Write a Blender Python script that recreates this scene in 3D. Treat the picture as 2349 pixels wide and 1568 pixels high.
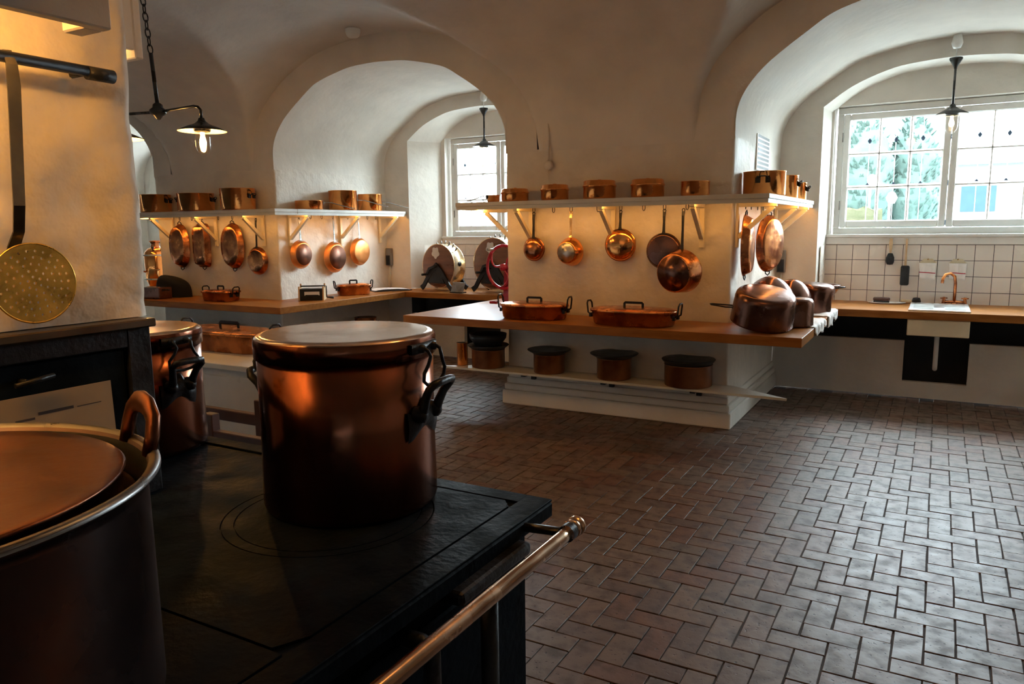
import bpy, bmesh, math, random
from math import pi, sin, cos, radians, sqrt, atan2
from mathutils import Vector, Matrix, noise
random.seed(7)
for o in list(bpy.data.objects): bpy.data.objects.remove(o)
SC = bpy.context.scene
COL = SC.collection

# ---------------------------------------------------------------- camera
PITCH, YAW, ROLL, FPX = radians(8.5947), radians(29.4401), radians(-0.6277), 1725.6
CAM = Vector((0, 0, 1.6))
FWD = Vector((-sin(YAW)*cos(PITCH), cos(YAW)*cos(PITCH), -sin(PITCH)))
_r = Vector((cos(YAW), sin(YAW), 0)); _u = _r.cross(FWD)
RGT = _r*cos(ROLL) + _u*sin(ROLL); UPV = -_r*sin(ROLL) + _u*cos(ROLL)
cd = bpy.data.cameras.new('camera'); cam = bpy.data.objects.new('camera', cd); COL.objects.link(cam)
cd.sensor_width = 36; cd.lens = FPX/2349*36; cd.clip_start = .02; cd.clip_end = 200
M = Matrix((RGT, UPV, -FWD)).transposed().to_4x4(); M.translation = CAM
cam.matrix_world = M
SC.camera = cam
# ---------------------------------------------------------------- exposure, sky, added fill light out of view
SC.view_settings.view_transform = 'Standard'; SC.view_settings.look = 'None'
SC.view_settings.gamma = 1; SC.view_settings.use_curve_mapping = False
SC.view_settings.exposure = 0.0
SKY = 57.0
W = bpy.data.worlds.new('World'); SC.world = W; W.use_nodes = True
nt = W.node_tree; bg = nt.nodes['Background']
bg.inputs[0].default_value = (.80, .92, 1.0, 1); bg.inputs[1].default_value = SKY
WARM = (1.0, .52, .17)
def lamp(name, loc, power, color=WARM, radius=.04):
    l = bpy.data.lights.new(name, 'POINT'); l.energy = power; l.color = color; l.shadow_soft_size = radius
    o = bpy.data.objects.new(name, l); o.location = loc; COL.objects.link(o); return o
def portal(name, loc, sx, sy):
    l = bpy.data.lights.new(name, 'AREA'); l.shape = 'RECTANGLE'; l.size = sx; l.size_y = sy
    l.cycles.is_portal = True
    o = bpy.data.objects.new(name, l); o.location = loc; o.rotation_euler = (-pi/2, 0, 0); COL.objects.link(o)
portal('window_portal', (.04, 8.50, 2.11), 2.0, 1.25)
portal('window_portal', (-4.82, 8.50, 2.11), 1.5, 1.25)
portal('window_portal', (-9.68, 8.50, 2.11), 1.9, 1.25)
lamp('vault_fill', (-.5, 2.5, 2.92), 19, (1, .46, .12), .06)  # added fill light with no fixture, warms the vault from out of view

# ---------------------------------------------------------------- materials
def mat(name, c, rough=.5, metal=0, var=.12, vs=6, bump=0, bs=30, c2=None, rvar=.1, spec=.5, coat=0, rnd=0, det=5, stretch=None):
    m = bpy.data.materials.new(name); m.use_nodes = True; n = m.node_tree; N = n.nodes; L = n.links
    b = N['Principled BSDF']; b.inputs['Roughness'].default_value = rough; b.inputs['Metallic'].default_value = metal
    b.inputs['Specular IOR Level'].default_value = spec; b.inputs['Coat Weight'].default_value = coat
    tc = N.new('ShaderNodeTexCoord'); src = tc.outputs['Object']
    if stretch:
        mp = N.new('ShaderNodeMapping'); mp.inputs['Scale'].default_value = stretch; L.new(src, mp.inputs[0]); src = mp.outputs[0]
    if rnd:
        oi = N.new('ShaderNodeObjectInfo'); ad = N.new('ShaderNodeVectorMath'); ad.operation = 'ADD'
        cm = N.new('ShaderNodeCombineXYZ'); mu = N.new('ShaderNodeMath'); mu.operation = 'MULTIPLY'; mu.inputs[1].default_value = 37
        L.new(oi.outputs['Random'], mu.inputs[0]); L.new(mu.outputs[0], cm.inputs[0]); L.new(mu.outputs[0], cm.inputs[1])
        L.new(src, ad.inputs[0]); L.new(cm.outputs[0], ad.inputs[1]); src = ad.outputs[0]
    nz = N.new('ShaderNodeTexNoise'); nz.inputs['Scale'].default_value = vs; nz.inputs['Detail'].default_value = det
    L.new(src, nz.inputs['Vector'])
    cr = N.new('ShaderNodeValToRGB')
    a = c2 if c2 else tuple(x*(1-var) for x in c); d = c if c2 else tuple(min(1, x*(1+var)) for x in c)
    cr.color_ramp.elements[0].position = .35; cr.color_ramp.elements[1].position = .65
    cr.color_ramp.elements[0].color = (*a, 1); cr.color_ramp.elements[1].color = (*d, 1)
    L.new(nz.outputs['Fac'], cr.inputs[0]); L.new(cr.outputs[0], b.inputs['Base Color'])
    if rvar:
        mr = N.new('ShaderNodeMapRange'); mr.inputs[1].default_value = .3; mr.inputs[2].default_value = .7
        mr.inputs[3].default_value = max(.02, rough-rvar); mr.inputs[4].default_value = min(1, rough+rvar)
        L.new(nz.outputs['Fac'], mr.inputs[0]); L.new(mr.outputs[0], b.inputs['Roughness'])
    if bump:
        nb = N.new('ShaderNodeTexNoise'); nb.inputs['Scale'].default_value = bs; nb.inputs['Detail'].default_value = 4
        L.new(src, nb.inputs['Vector'])
        bp = N.new('ShaderNodeBump'); bp.inputs['Strength'].default_value = bump; bp.inputs['Distance'].default_value = .02
        L.new(nb.outputs['Fac'], bp.inputs['Height']); L.new(bp.outputs[0], b.inputs['Normal'])
    return m
def emis(name, c, s):
    m = bpy.data.materials.new(name); m.use_nodes = True; n = m.node_tree
    e = n.nodes.new('ShaderNodeEmission'); e.inputs[0].default_value = (*c, 1); e.inputs[1].default_value = s
    n.links.new(e.outputs[0], n.nodes['Material Output'].inputs[0]); return m
def glassm(name, fac, tint=(1, 1, 1), rough=.02):
    m = bpy.data.materials.new(name); m.use_nodes = True; n = m.node_tree; N = n.nodes
    t = N.new('ShaderNodeBsdfTransparent'); t.inputs[0].default_value = (*tint, 1)
    g = N.new('ShaderNodeBsdfGlossy'); g.inputs['Roughness'].default_value = rough
    x = N.new('ShaderNodeMixShader'); x.inputs[0].default_value = fac
    n.links.new(t.outputs[0], x.inputs[1]); n.links.new(g.outputs[0], x.inputs[2]); n.links.new(x.outputs[0], N['Material Output'].inputs[0]); return m
plaster = mat('white_plaster', (.70, .655, .585), .75, var=.06, vs=3, bump=.25, bs=14, spec=.2)
plaster_rough = mat('painted_masonry', (.70, .65, .57), .6, var=.07, vs=4, bump=.7, bs=9, spec=.35)
chimney_plaster = mat('chimney_plaster', (.66, .59, .48), .65, var=.12, vs=5, bump=1.0, bs=8, spec=.25)
white_paint = mat('white_gloss_paint', (.82, .83, .80), .35, var=.04, vs=5)
cream_paint = mat('cream_paint', (.72, .63, .44), .45, var=.05, vs=6)
shelf_paint = mat('shelf_paint', (.62, .61, .55), .4, var=.05, vs=6)
copper = mat('polished_copper', (.93, .37, .11), .15, 1, var=.12, vs=9, rvar=.06, bump=.05, bs=40)
copper_pan = mat('tarnished_copper', (.82, .34, .12), .25, 1, vs=7, c2=(.30, .10, .05), rvar=.1, bump=.12, bs=26)
copper_old = mat('brown_copper', (.19, .095, .07), .25, 1, vs=5, c2=(.13, .065, .05), rvar=.07, bump=.06, bs=20)
copper_satin = mat('satin_copper', (.80, .33, .11), .40, 1, var=.1, vs=9, rvar=.06)
copper_dim = mat('shaded_copper', (.42, .19, .10), .34, 1, vs=7, c2=(.26, .11, .06), rvar=.08)  # darker copper copy, the shade below the worktop put into its colour
copper_base = mat('dark_pan_base', (.20, .10, .07), .48, 1, var=.2, vs=8)
copper_pot = mat('stockpot_copper', (.30, .105, .055), .2, 1, vs=6, c2=(.18, .065, .038), rvar=.07, bump=.05, bs=14, stretch=(1, 1, .25))
lid_copper = mat('lid_copper', (.62, .48, .40), .2, 1, vs=5, c2=(.52, .36, .28), rvar=.07, bump=.12, bs=6)
tin = mat('tinned_lining', (.55, .52, .48), .35, 1, var=.2, vs=12, bump=.08)
tin_dark = mat('dark_lining', (.035, .04, .045), .45, .3, var=.2, vs=10)
iron = mat('black_iron', (.018, .019, .022), .4, .3, spec=.35, var=.25, vs=12, bump=.15, bs=60)
stove_iron = mat('stove_iron', (.006, .009, .012), .48, 0, spec=.02, var=.35, vs=9, bump=.12, bs=40, rvar=.14)
steel = mat('grey_steel', (.24, .23, .215), .36, 1, var=.15, vs=14)
brass = mat('brass', (.72, .50, .25), .22, 1, var=.12, vs=10)
brass_dull = mat('dull_brass', (.80, .50, .11), .32, 1, var=.18, vs=18, bump=.12, bs=50)
rail_metal = mat('worn_brass_rail', (.60, .40, .26), .24, 1, var=.15, vs=12)
wood = mat('oiled_beech', (.33, .13, .028), .40, spec=.14, var=.2, vs=5, c2=(.24, .085, .018), stretch=(1, 5, 5), bump=.04, rvar=.06)
wood_side = mat('oiled_beech_side', (.56, .31, .135), .36, vs=5, c2=(.44, .22, .085), stretch=(5, 1, 5), bump=.04, rvar=.06)
wood_dark = mat('dark_red_wood', (.10, .045, .035), .45, vs=8, c2=(.06, .025, .02))
wood_drum = mat('varnished_drum_wood', (.22, .09, .045), .35, vs=4, c2=(.14, .055, .03), stretch=(1, 1, 6))
wood_pale = mat('pale_handle_wood', (.60, .42, .24), .5, var=.15, vs=12)
black = mat('black_bristle', (.015, .015, .017), .7, vs=30, bump=.6, bs=120)
black_cloth = mat('black_felt', (.014, .014, .016), .9, vs=10, bump=.2, spec=.2)
red_paint = mat('red_enamel', (.32, .012, .03), .25, var=.08)
ceramic = mat('white_ceramic', (.85, .86, .86), .12, var=.02)
tile_m = mat('white_tile', (.86, .82, .76), .22, var=.03, vs=3, rnd=1)
grout = mat('dark_grout', (.07, .065, .07), .8)
cloth = mat('white_linen', (.78, .74, .70), .85, var=.05, vs=20, bump=.2, bs=60)
towel_m = mat('white_towel', (.92, .91, .88), .9, var=.03, vs=20)
red_band = mat('red_band', (.45, .03, .05), .8)
paper = mat('paper', (.72, .70, .66), .7, var=.04)
paper_tan = mat('yellowed_paper', (.27, .20, .12), .7, var=.08)
ink = mat('ink', (.04, .03, .03), .8)
recess_m = mat('recess_shade', (.02, .022, .026), .8)  # near black, the shade inside the recess put into its colour
grey_box = mat('grey_box', (.17, .16, .15), .5)
vent_m = mat('vent_dark', (.06, .055, .05), .6)
shade_m = mat('black_enamel', (.02, .022, .022), .3, var=.1)
shade_in = mat('white_enamel', (.85, .78, .62), .35, var=.02)
glass_pane = glassm('window_glass', .05, (.95, .98, .98))
jar_glass = glassm('jar_glass', .10, (1, .98, .94), .05)
bulb_m = emis('bulb', (1, .48, .12), 520)
strip_m = emis('warm_strip_light', (1, .44, .10), 40)
bulb_dim = emis('bulb_dim', (1, .72, .42), 8)
tube_m = emis('tube_light', (1, .48, .12), 95)
tube_far = emis('tube_light_far', (1, .52, .16), 22)
pot_blue = mat('pewter_rim', (.20, .20, .20), .3, .9, var=.2, vs=8)
leaf = mat('foliage', (.044, .064, .056), .9, spec=0, vs=3, c2=(.036, .056, .049), bump=.5, bs=14)
hedge_m = mat('hedge', (.07, .066, .042), .9, spec=0, vs=6, c2=(.05, .052, .03), bump=.5, bs=20)
asphalt = mat('pavement', (.42, .43, .43), .9, var=.1)
car_paint = mat('white_car_paint', (.8, .8, .8), .2, var=.01)
car_glass = mat('car_glass', (.018, .030, .042), .5, var=.05, spec=0)
rubber = mat('rubber', (.02, .02, .02), .7)
house_m = mat('pale_render', (.05, .052, .054), .8, var=.03)
steel_lid = mat('chrome', (.6, .65, .68), .1, 1)

def brick_material():
    m = bpy.data.materials.new('floor_brick'); m.use_nodes = True; n = m.node_tree; N = n.nodes; L = n.links; b = N['Principled BSDF']
    oi = N.new('ShaderNodeObjectInfo'); ge = N.new('ShaderNodeNewGeometry')
    ad = N.new('ShaderNodeMath'); ad.operation = 'ADD'; L.new(oi.outputs['Random'], ad.inputs[0]); L.new(ge.outputs['Random Per Island'], ad.inputs[1])
    fr = N.new('ShaderNodeMath'); fr.operation = 'FRACT'; L.new(ad.outputs[0], fr.inputs[0])
    cr = N.new('ShaderNodeValToRGB'); L.new(fr.outputs[0], cr.inputs[0])
    cols = [(0, (0.143, 0.071, 0.049)), (.25, (0.17, 0.102, 0.071)), (.5, (0.15, 0.116, 0.095)), (.75, (0.184, 0.129, 0.099)), (1, (0.122, 0.082, 0.068))]
    e = cr.color_ramp.elements; e[0].position, e[0].color = 0, (*cols[0][1], 1); e[1].position, e[1].color = 1, (*cols[-1][1], 1)
    for p, c in cols[1:-1]: q = e.new(p); q.color = (*c, 1)
    pos = ge.outputs['Position']
    n1 = N.new('ShaderNodeTexNoise'); n1.inputs['Scale'].default_value = 14; n1.inputs['Detail'].default_value = 6; L.new(pos, n1.inputs['Vector'])
    r1 = N.new('ShaderNodeValToRGB'); r1.color_ramp.elements[0].position = .34; r1.color_ramp.elements[0].color = (.45, .42, .38, 1)
    r1.color_ramp.elements[1].position = .52; r1.color_ramp.elements[1].color = (1, 1, 1, 1); L.new(n1.outputs['Fac'], r1.inputs[0])
    n2 = N.new('ShaderNodeTexNoise'); n2.inputs['Scale'].default_value = 55; n2.inputs['Detail'].default_value = 3; L.new(pos, n2.inputs['Vector'])
    r2 = N.new('ShaderNodeValToRGB'); r2.color_ramp.elements[0].position = .30; r2.color_ramp.elements[0].color = (.15, .14, .13, 1)
    r2.color_ramp.elements[1].position = .37; r2.color_ramp.elements[1].color = (1, 1, 1, 1); L.new(n2.outputs['Fac'], r2.inputs[0])
    m1 = N.new('ShaderNodeMixRGB'); m1.blend_type = 'MULTIPLY'; m1.inputs[0].default_value = .8; L.new(cr.outputs[0], m1.inputs[1]); L.new(r1.outputs[0], m1.inputs[2])
    m2 = N.new('ShaderNodeMixRGB'); m2.blend_type = 'MULTIPLY'; m2.inputs[0].default_value = .8; L.new(m1.outputs[0], m2.inputs[1]); L.new(r2.outputs[0], m2.inputs[2])
    L.new(m2.outputs[0], b.inputs['Base Color'])
    mr = N.new('ShaderNodeMapRange'); mr.inputs[1].default_value = .3; mr.inputs[2].default_value = .7; mr.inputs[3].default_value = .56; mr.inputs[4].default_value = .40
    L.new(n1.outputs['Fac'], mr.inputs[0]); L.new(mr.outputs[0], b.inputs['Roughness'])
    bp = N.new('ShaderNodeBump'); bp.inputs['Strength'].default_value = .25; bp.inputs['Distance'].default_value = .01
    mx = N.new('ShaderNodeMath'); mx.operation = 'MULTIPLY'; L.new(n1.outputs['Fac'], mx.inputs[0]); L.new(r2.outputs[0], mx.inputs[1])
    L.new(mx.outputs[0], bp.inputs['Height']); L.new(bp.outputs[0], b.inputs['Normal'])
    b.inputs['Specular IOR Level'].default_value = .30
    return m
brick_m = brick_material()
mortar_m = mat('floor_mortar', (.05, .042, .038), .9)

# ---------------------------------------------------------------- mesh helpers
Z3 = Vector((0, 0, 1))
class MB:
    def __init__(s): s.v = []; s.f = []; s.sm = []
    def add(s, vs, fs, smooth=False):
        k = len(s.v); s.v += [tuple(v) for v in vs]; s.f += [tuple(i+k for i in f) for f in fs]; s.sm += [smooth]*len(fs); return s
    def box(s, x0, x1, y0, y1, z0, z1, m=None):
        vs = [Vector((x, y, z)) for z in (z0, z1) for y in (y0, y1) for x in (x0, x1)]
        if m: vs = [m @ v for v in vs]
        return s.add(vs, [(0, 2, 3, 1), (4, 5, 7, 6), (0, 1, 5, 4), (2, 6, 7, 3), (0, 4, 6, 2), (1, 3, 7, 5)])
    def lathe(s, prof, n=32, m=None, sx=1, sy=1, smooth=True, a0=0, a1=2*pi):
        full = abs(a1-a0-2*pi) < 1e-6; cnt = n if full else n+1
        vs = []; ring = []
        for r, z in prof:
            if r < 1e-6: ring.append([len(vs)]*cnt); vs.append(Vector((0, 0, z)))
            else:
                ring.append(list(range(len(vs), len(vs)+cnt)))
                for i in range(cnt):
                    a = a0+(a1-a0)*i/n; vs.append(Vector((r*cos(a)*sx, r*sin(a)*sy, z)))
        fs = []
        for j in range(len(prof)-1):
            A, B = ring[j], ring[j+1]
            for i in range(n):
                k = (i+1) % cnt; q = []
                for t in (A[i], A[k], B[k], B[i]):
                    if t not in q: q.append(t)
                if len(q) > 2: fs.append(q)
        if m: vs = [m @ v for v in vs]
        return s.add(vs, fs, smooth)
    def sweep(s, pts, sec, ref=Z3, closed=False, smooth=True, m=None, caps=True):
        """sec: list of (a,b) or function(i)->list; a along side, b along normal"""
        pts = [Vector(p) for p in pts]; n = len(pts); vs = []; fs = []
        prevb = None
        for i, p in enumerate(pts):
            if closed: t = pts[(i+1) % n]-pts[i-1]
            else: t = pts[min(i+1, n-1)]-pts[max(i-1, 0)]
            t.normalize()
            if prevb is None:
                side = t.cross(ref)
                if side.length < 1e-4: side = t.cross(Vector((1, 0, 0)))
            else:
                side = prevb - t*prevb.dot(t)
            side.normalize(); prevb = side; nn = side.cross(t)
            for a, b in (sec(i) if callable(sec) else sec): vs.append(p+side*a+nn*b)
        k = len(sec(0) if callable(sec) else sec)
        for i in range(n if closed else n-1):
            j = (i+1) % n
            for q in range(k): fs.append((i*k+q, i*k+(q+1) % k, j*k+(q+1) % k, j*k+q))
        if m: vs = [m @ v for v in vs]
        s.add(vs, fs, smooth)
        if not closed and caps:
            o = len(s.v)-len(vs); s.f += [tuple(o+q for q in range(k))[::-1], tuple(o+(n-1)*k+q for q in range(k))]; s.sm += [False, False]
        return s
    def tube(s, pts, r, n=8, closed=False, m=None):
        rr = r if isinstance(r, (list, tuple)) else [r]*len(pts)
        return s.sweep(pts, lambda i: [(rr[i]*cos(2*pi*q/n), rr[i]*sin(2*pi*q/n)) for q in range(n)], closed=closed, m=m)
    def strap(s, pts, w, t, ref=Z3, m=None, closed=False):
        ww = w if isinstance(w, (list, tuple)) else [w]*len(pts)
        return s.sweep(pts, lambda i: [(-ww[i]/2, -t/2), (ww[i]/2, -t/2), (ww[i]/2, t/2), (-ww[i]/2, t/2)], ref=ref, smooth=False, m=m, closed=closed)
    def prism(s, out, z0, z1, m=None, smooth=False):
        n = len(out); vs = [Vector((x, y, z0)) for x, y in out]+[Vector((x, y, z1)) for x, y in out]
        if m: vs = [m @ v for v in vs]
        k = len(s.v); s.add(vs, [(i, (i+1) % n, n+(i+1) % n, n+i) for i in range(n)], smooth)
        s.f += [tuple(k+i for i in range(n))[::-1], tuple(k+n+i for i in range(n))]; s.sm += [False, False]; return s
    def grid(s, fn, nu, nv, smooth=True):
        vs = [fn(i/nu, j/nv) for j in range(nv+1) for i in range(nu+1)]
        return s.add(vs, [(j*(nu+1)+i, j*(nu+1)+i+1, (j+1)*(nu+1)+i+1, (j+1)*(nu+1)+i) for j in range(nv) for i in range(nu)], smooth)
    def mesh(s, name, m, recalc=True, weld=False):
        me = bpy.data.meshes.new(name); me.from_pydata(s.v, [], s.f); me.polygons.foreach_set('use_smooth', s.sm); me.update()
        if recalc or weld:
            b = bmesh.new(); b.from_mesh(me)
            if weld: bmesh.ops.remove_doubles(b, verts=b.verts, dist=1e-4)
            if recalc: bmesh.ops.recalc_face_normals(b, faces=b.faces)
            b.to_mesh(me); b.free()
        me.materials.append(m); return me
    def build(s, name, m, parent=None, bevel=0, recalc=True, weld=False, seg=1):
        o = bpy.data.objects.new(name, s.mesh(name, m, recalc, weld)); COL.objects.link(o)
        if parent: o.parent = parent
        if bevel:
            d = o.modifiers.new('bevel', 'BEVEL'); d.width = bevel; d.segments = seg; d.limit_method = 'ANGLE'; d.angle_limit = radians(50)
        return o
def thing(name, label, cat, loc=(0, 0, 0), rz=0, group=None, rot=None):
    o = bpy.data.objects.new(name, None); COL.objects.link(o); o.empty_display_size = .1
    o.location = loc; o.rotation_euler = rot if rot else (0, 0, rz); o['label'] = label; o['category'] = cat
    if group: o['group'] = group
    return o
def tag(o, label, cat, group=None):
    o['label'] = label; o['category'] = cat
    if group: o['group'] = group
    return o
def struct(o, label=None):
    o['kind'] = 'structure'
    if label: o['label'] = label
    return o
def children(o): return [c for c in bpy.data.objects if c.parent == o]
def dup(root, loc, rz=None, label=None, scale=None, rot=None):
    r = root.copy(); COL.objects.link(r); r.location = loc
    if rz is not None: r.rotation_euler = (0, 0, rz)
    if rot: r.rotation_euler = rot
    if label: r['label'] = label
    if scale: r.scale = scale
    for ch in children(root):
        c = ch.copy(); COL.objects.link(c); c.parent = r
        for g in children(ch):
            d = g.copy(); COL.objects.link(d); d.parent = c
    return r
def T(x, y, z): return Matrix.Translation((x, y, z))
def R(a, ax): return Matrix.Rotation(a, 4, ax)
def lerp(tab, x):
    if x <= tab[0][0]: return tab[0][1]
    for (a, p), (b, q) in zip(tab, tab[1:]):
        if x <= b: return p+(q-p)*(x-a)/(b-a)
    return tab[-1][1]
def smoothtab(tab):   # resample through Catmull-Rom for round arches
    out = []
    P = [Vector(p) for p in tab]
    for i in range(len(P)-1):
        p0, p1, p2, p3 = P[max(i-1, 0)], P[i], P[i+1], P[min(i+2, len(P)-1)]
        for k in range(5):
            t = k/5; out.append(tuple(.5*((2*p1)+(p2-p0)*t+(2*p0-5*p1+4*p2-p3)*t*t+(3*p1-p0-3*p2+p3)*t**3)))
    out.append(tuple(P[-1])); return out
def wob(v, a=.006, s=2.2):
    return Vector(v)+noise.noise_vector(Vector(v)*s)*a

# ---------------------------------------------------------------- structure: bays
CX = [.04, -4.82, -9.68]           # bay centres
YF, YS, YT, YW = 5.93, 7.8, 8.2, 8.36   # pier front, back arch face, tile face, window plane
NICHE = smoothtab([(0, 3.19), (.3, 3.175), (.5, 3.14), (.7, 3.09), (.82, 3.045), (.95, 2.965), (1.08, 2.88), (1.22, 2.775), (1.32, 2.67), (1.385, 2.57), (1.42, 2.47), (1.43, 2.36), (1.432, 2.25)])
RIB = smoothtab([(0, 3.45), (.3, 3.43), (.75, 3.35), (1.03, 3.24), (1.23, 3.14), (1.38, 3.03), (1.5, 2.93), (1.6, 2.82), (1.68, 2.66), (1.73, 2.48), (1.745, 2.25)])
INNER = smoothtab([(0, 3.025), (.22, 3.015), (.49, 2.98), (.81, 2.86), (1.06, 2.69)])
MAIN = smoothtab([(0, 3.45), (.7, 3.39), (1.2, 3.29), (1.65, 3.13), (1.95, 2.98), (2.15, 2.8), (2.24, 2.64), (2.3, 2.46), (2.33, 2.25)])
YC = 3.6; ZS = 2.25
HALF = 1.432

def niche(ci, c):
    mb = MB()
    # barrel from pier front to back arch
    prof = [(-d, z) for d, z in reversed(NICHE)]+[(d, z) for d, z in NICHE[1:]]
    ny = 24; n = len(prof)-1
    def fn(u, v):
        i = min(int(round(u*n)), n); d, z = prof[i]; return wob((c+d, YF+(YS-YF)*v, z), .008, 1.5)
    mb.grid(fn, n, ny)
    mb.build('ceiling_niche', plaster, recalc=False)['kind'] = 'structure'
    # spandrel between niche arch and vault rib
    mb = MB(); xs = sorted(set([round(d, 4) for d, z in NICHE]+[round(d, 4) for d, z in RIB]))
    xs = [-x for x in reversed(xs)]+xs[1:]
    vs = []; fs = []
    for x in xs:
        a = abs(x); zb = lerp(NICHE, a) if a < HALF else ZS
        zt = lerp(RIB, a)
        for k in range(5): 
            p = (c+x, YF, zb+(max(zt, zb)-zb)*k/4)
            vs.append(wob(p, .008, 1.5) if k == 0 and a < HALF else Vector(p))
    for i in range(len(xs)-1):
        for k in range(4): fs.append((i*5+k, (i+1)*5+k, (i+1)*5+k+1, i*5+k+1))
    mb.add(vs, fs, True)
    struct(mb.build('wall_spandrel', plaster, recalc=False))
    # back arch wall with opening
    mb = MB(); vs = []; fs = []
    xs = sorted(set([d for d, z in NICHE if d > 1.06]+[0, 1.06]+[d for d, z in INNER]+[d for d, z in NICHE]))
    for sgn in (-1, 1):
        vs = []; fs = []
        for x in xs:
            zb = lerp(INNER, x) if x <= 1.06 else 0
            if x > 1.06 and not any(abs(x-q) < 1e-9 for q in ()): zb = 0
            zt = lerp(NICHE, min(x, HALF))+.004
            cols = [zb+(zt-zb)*k/6 for k in range(7)]
            vs += [(c+sgn*x, YS, z) for z in cols]
            if abs(x-1.06) < 1e-9: # double column: opening edge then solid
                vs += [(c+sgn*x, YS, 0+(zt)*k/6) for k in range(7)]
        m = len(vs)//7
        for i in range(m-1):
            for k in range(6): fs.append((i*7+k, (i+1)*7+k, (i+1)*7+k+1, i*7+k+1))
        mb.add(vs, fs, False)
    # low knee walls, open recess with painted shade above them and down the middle for the drain
    mb.box(c-1.06, c-.26, YS, YS+.06, 0, .53); mb.box(c+.26, c+1.06, YS, YS+.06, 0, .53); mb.box(c-.26, c+.26, YS, YS+.06, 0, .15)
    wb = struct(mb.build('wall_back', plaster, recalc=False))
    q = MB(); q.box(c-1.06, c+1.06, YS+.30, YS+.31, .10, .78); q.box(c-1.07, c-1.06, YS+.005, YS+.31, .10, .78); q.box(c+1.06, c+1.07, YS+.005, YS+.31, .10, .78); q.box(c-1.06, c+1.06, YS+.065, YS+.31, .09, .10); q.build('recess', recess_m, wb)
    return
def window_unit(idx, c, hw, rev):
    """reveals, tiled strip, ledge and window of one niche"""
    w = hw+.02
    # reveal: arch soffit + jambs
    mb = MB(); prof = [(-d, z) for d, z in reversed(INNER)]+[(d, z) for d, z in INNER[1:]]
    full = [(-1.06, .85)]+prof+[(1.06, .85)]
    n = len(full)-1
    def fn(u, v):
        d, z = full[min(int(round(u*n)), n)]
        k = 1-(1-rev)*v
        return Vector((c+d*k, YS+(YT-YS)*v, z))
    mb.grid(fn, n, 3, False)
    struct(mb.build('trim_1', plaster, recalc=False), 'white plastered window reveal')
    # lunette wall at YT with window hole, from ledge up
    xr = 1.06*rev; mb = MB()
    zt0, zb0 = 2.74, 1.47
    P = [(d*rev, z) for d, z in INNER]
    top = [(-d, z) for d, z in reversed(P)]+[(d, z) for d, z in P[1:]]
    vs = []
    for d, z in top: vs += [(c+d, YT, zt0 if abs(d) <= w+1 else zb0), (c+d, YT, max(z, zt0))]
    fs = [(2*i, 2*i+2, 2*i+3, 2*i+1) for i in range(len(top)-1)]
    mb.add(vs, fs)
    for sgn in (-1, 1):
        a, b = sorted((c+sgn*w, c+sgn*xr))
        if b-a > .005: mb.box(a, b, YT, YT+.2, zb0, zt0)
    mb.box(c-w, c+w, YT+.002, YT+.24, zt0, zt0+.06)
    mb.box(c-xr-.05, c+xr+.05, YT+.2, YT+.26, 2.74, 3.1)
    struct(mb.build('wall_window', plaster, recalc=False))
    # ledge under the window
    mb = MB(); mb.box(c-xr, c+xr, YT-.035, YT+.28, 1.475, 1.505); mb.box(c-xr, c+xr, YT-.02, YT, 1.405, 1.475)
    struct(mb.build('trim_2', white_paint, bevel=.004), 'white painted window ledge')
    # tiles
    backing = MB().box(c-xr-.02, c+xr+.02, YT+.004, YT+.03, .80, 1.44).build('wall_tiles', grout); struct(backing, 'white square tiles with dark joints')
    tw = .148; me = None
    base = MB().box(0, tw-.005, -.004, .004, 0, tw-.005).mesh('tile', tile_m)
    x = c-xr+.0
    x0 = c - .035 - 7*tw
    for j in range(4):
        for i in range(16):
            xa = x0+i*tw; zb = 1.402-(j+1)*tw
            if xa+tw < c-xr+.01 or xa > c+xr-.01: continue
            l, r = max(xa, c-xr), min(xa+tw-.005, c+xr)
            if r-l < .02: continue
            o = bpy.data.objects.new('tile', base); COL.objects.link(o); o.parent = backing
            o.location = (l, YT, zb+.003+random.uniform(0, .0006)); o.scale = ((r-l)/(tw-.005), 1, 1)
    # side return tiles on the left jamb
    base2 = MB().box(0, .006, 0, .14, 0, tw-.005).mesh('tile', tile_m)
    for sgn in (-1, 1):
        for j in range(4):
            for i in range(2):
                o = bpy.data.objects.new('tile', base2); COL.objects.link(o); o.parent = backing
                k = 1-(1-rev)*((i*.148+.1)/.4)
                o.location = (c+sgn*1.06*k-(.006 if sgn > 0 else 0), YT-.005-.146*(i+1), 1.402-(j+1)*tw+.003); o.rotation_euler = (0, 0, sgn*atan2(1.06*(1-rev), .4))
    # window
    win = bpy.data.objects.new('window_%d' % idx, None); COL.objects.link(win); win['kind'] = 'structure'; win.location = (c, YW, 0)
    win['label'] = 'white double casement window with small panes'
    zb, zt = 1.535, 2.735; ft = .055
    f = MB(); f.box(-hw, hw, -.05, .05, zb-.03, zb+.03); f.box(-hw, hw, -.05, .05, zt-.06, zt); f.box(-hw, -hw+ft, -.05, .05, zb+.03, zt-.06); f.box(hw-ft, hw, -.05, .05, zb+.03, zt-.06)
    f.build('window_frame', white_paint, win, bevel=.004)
    for sgn in (-1, 1):
        a, b = (-hw+ft+.002, -.003) if sgn < 0 else (.003, hw-ft-.002)
        zs0, zs1 = zb+.035, zt-.065; st = .062
        s = MB(); s.box(a, a+st, -.07, -.02, zs0, zs1); s.box(b-st, b, -.07, -.02, zs0, zs1); s.box(a+st, b-st, -.069, -.021, zs0, zs0+.07); s.box(a+st, b-st, -.069, -.021, zs1-.065, zs1)
        gx0, gx1, gz0, gz1 = a+st, b-st, zs0+.07, zs1-.065
        sash = s.build('sash', white_paint, win, bevel=.010)
        pw = (gx1-gx0)/3; ph = (gz1-gz0)/3
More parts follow.
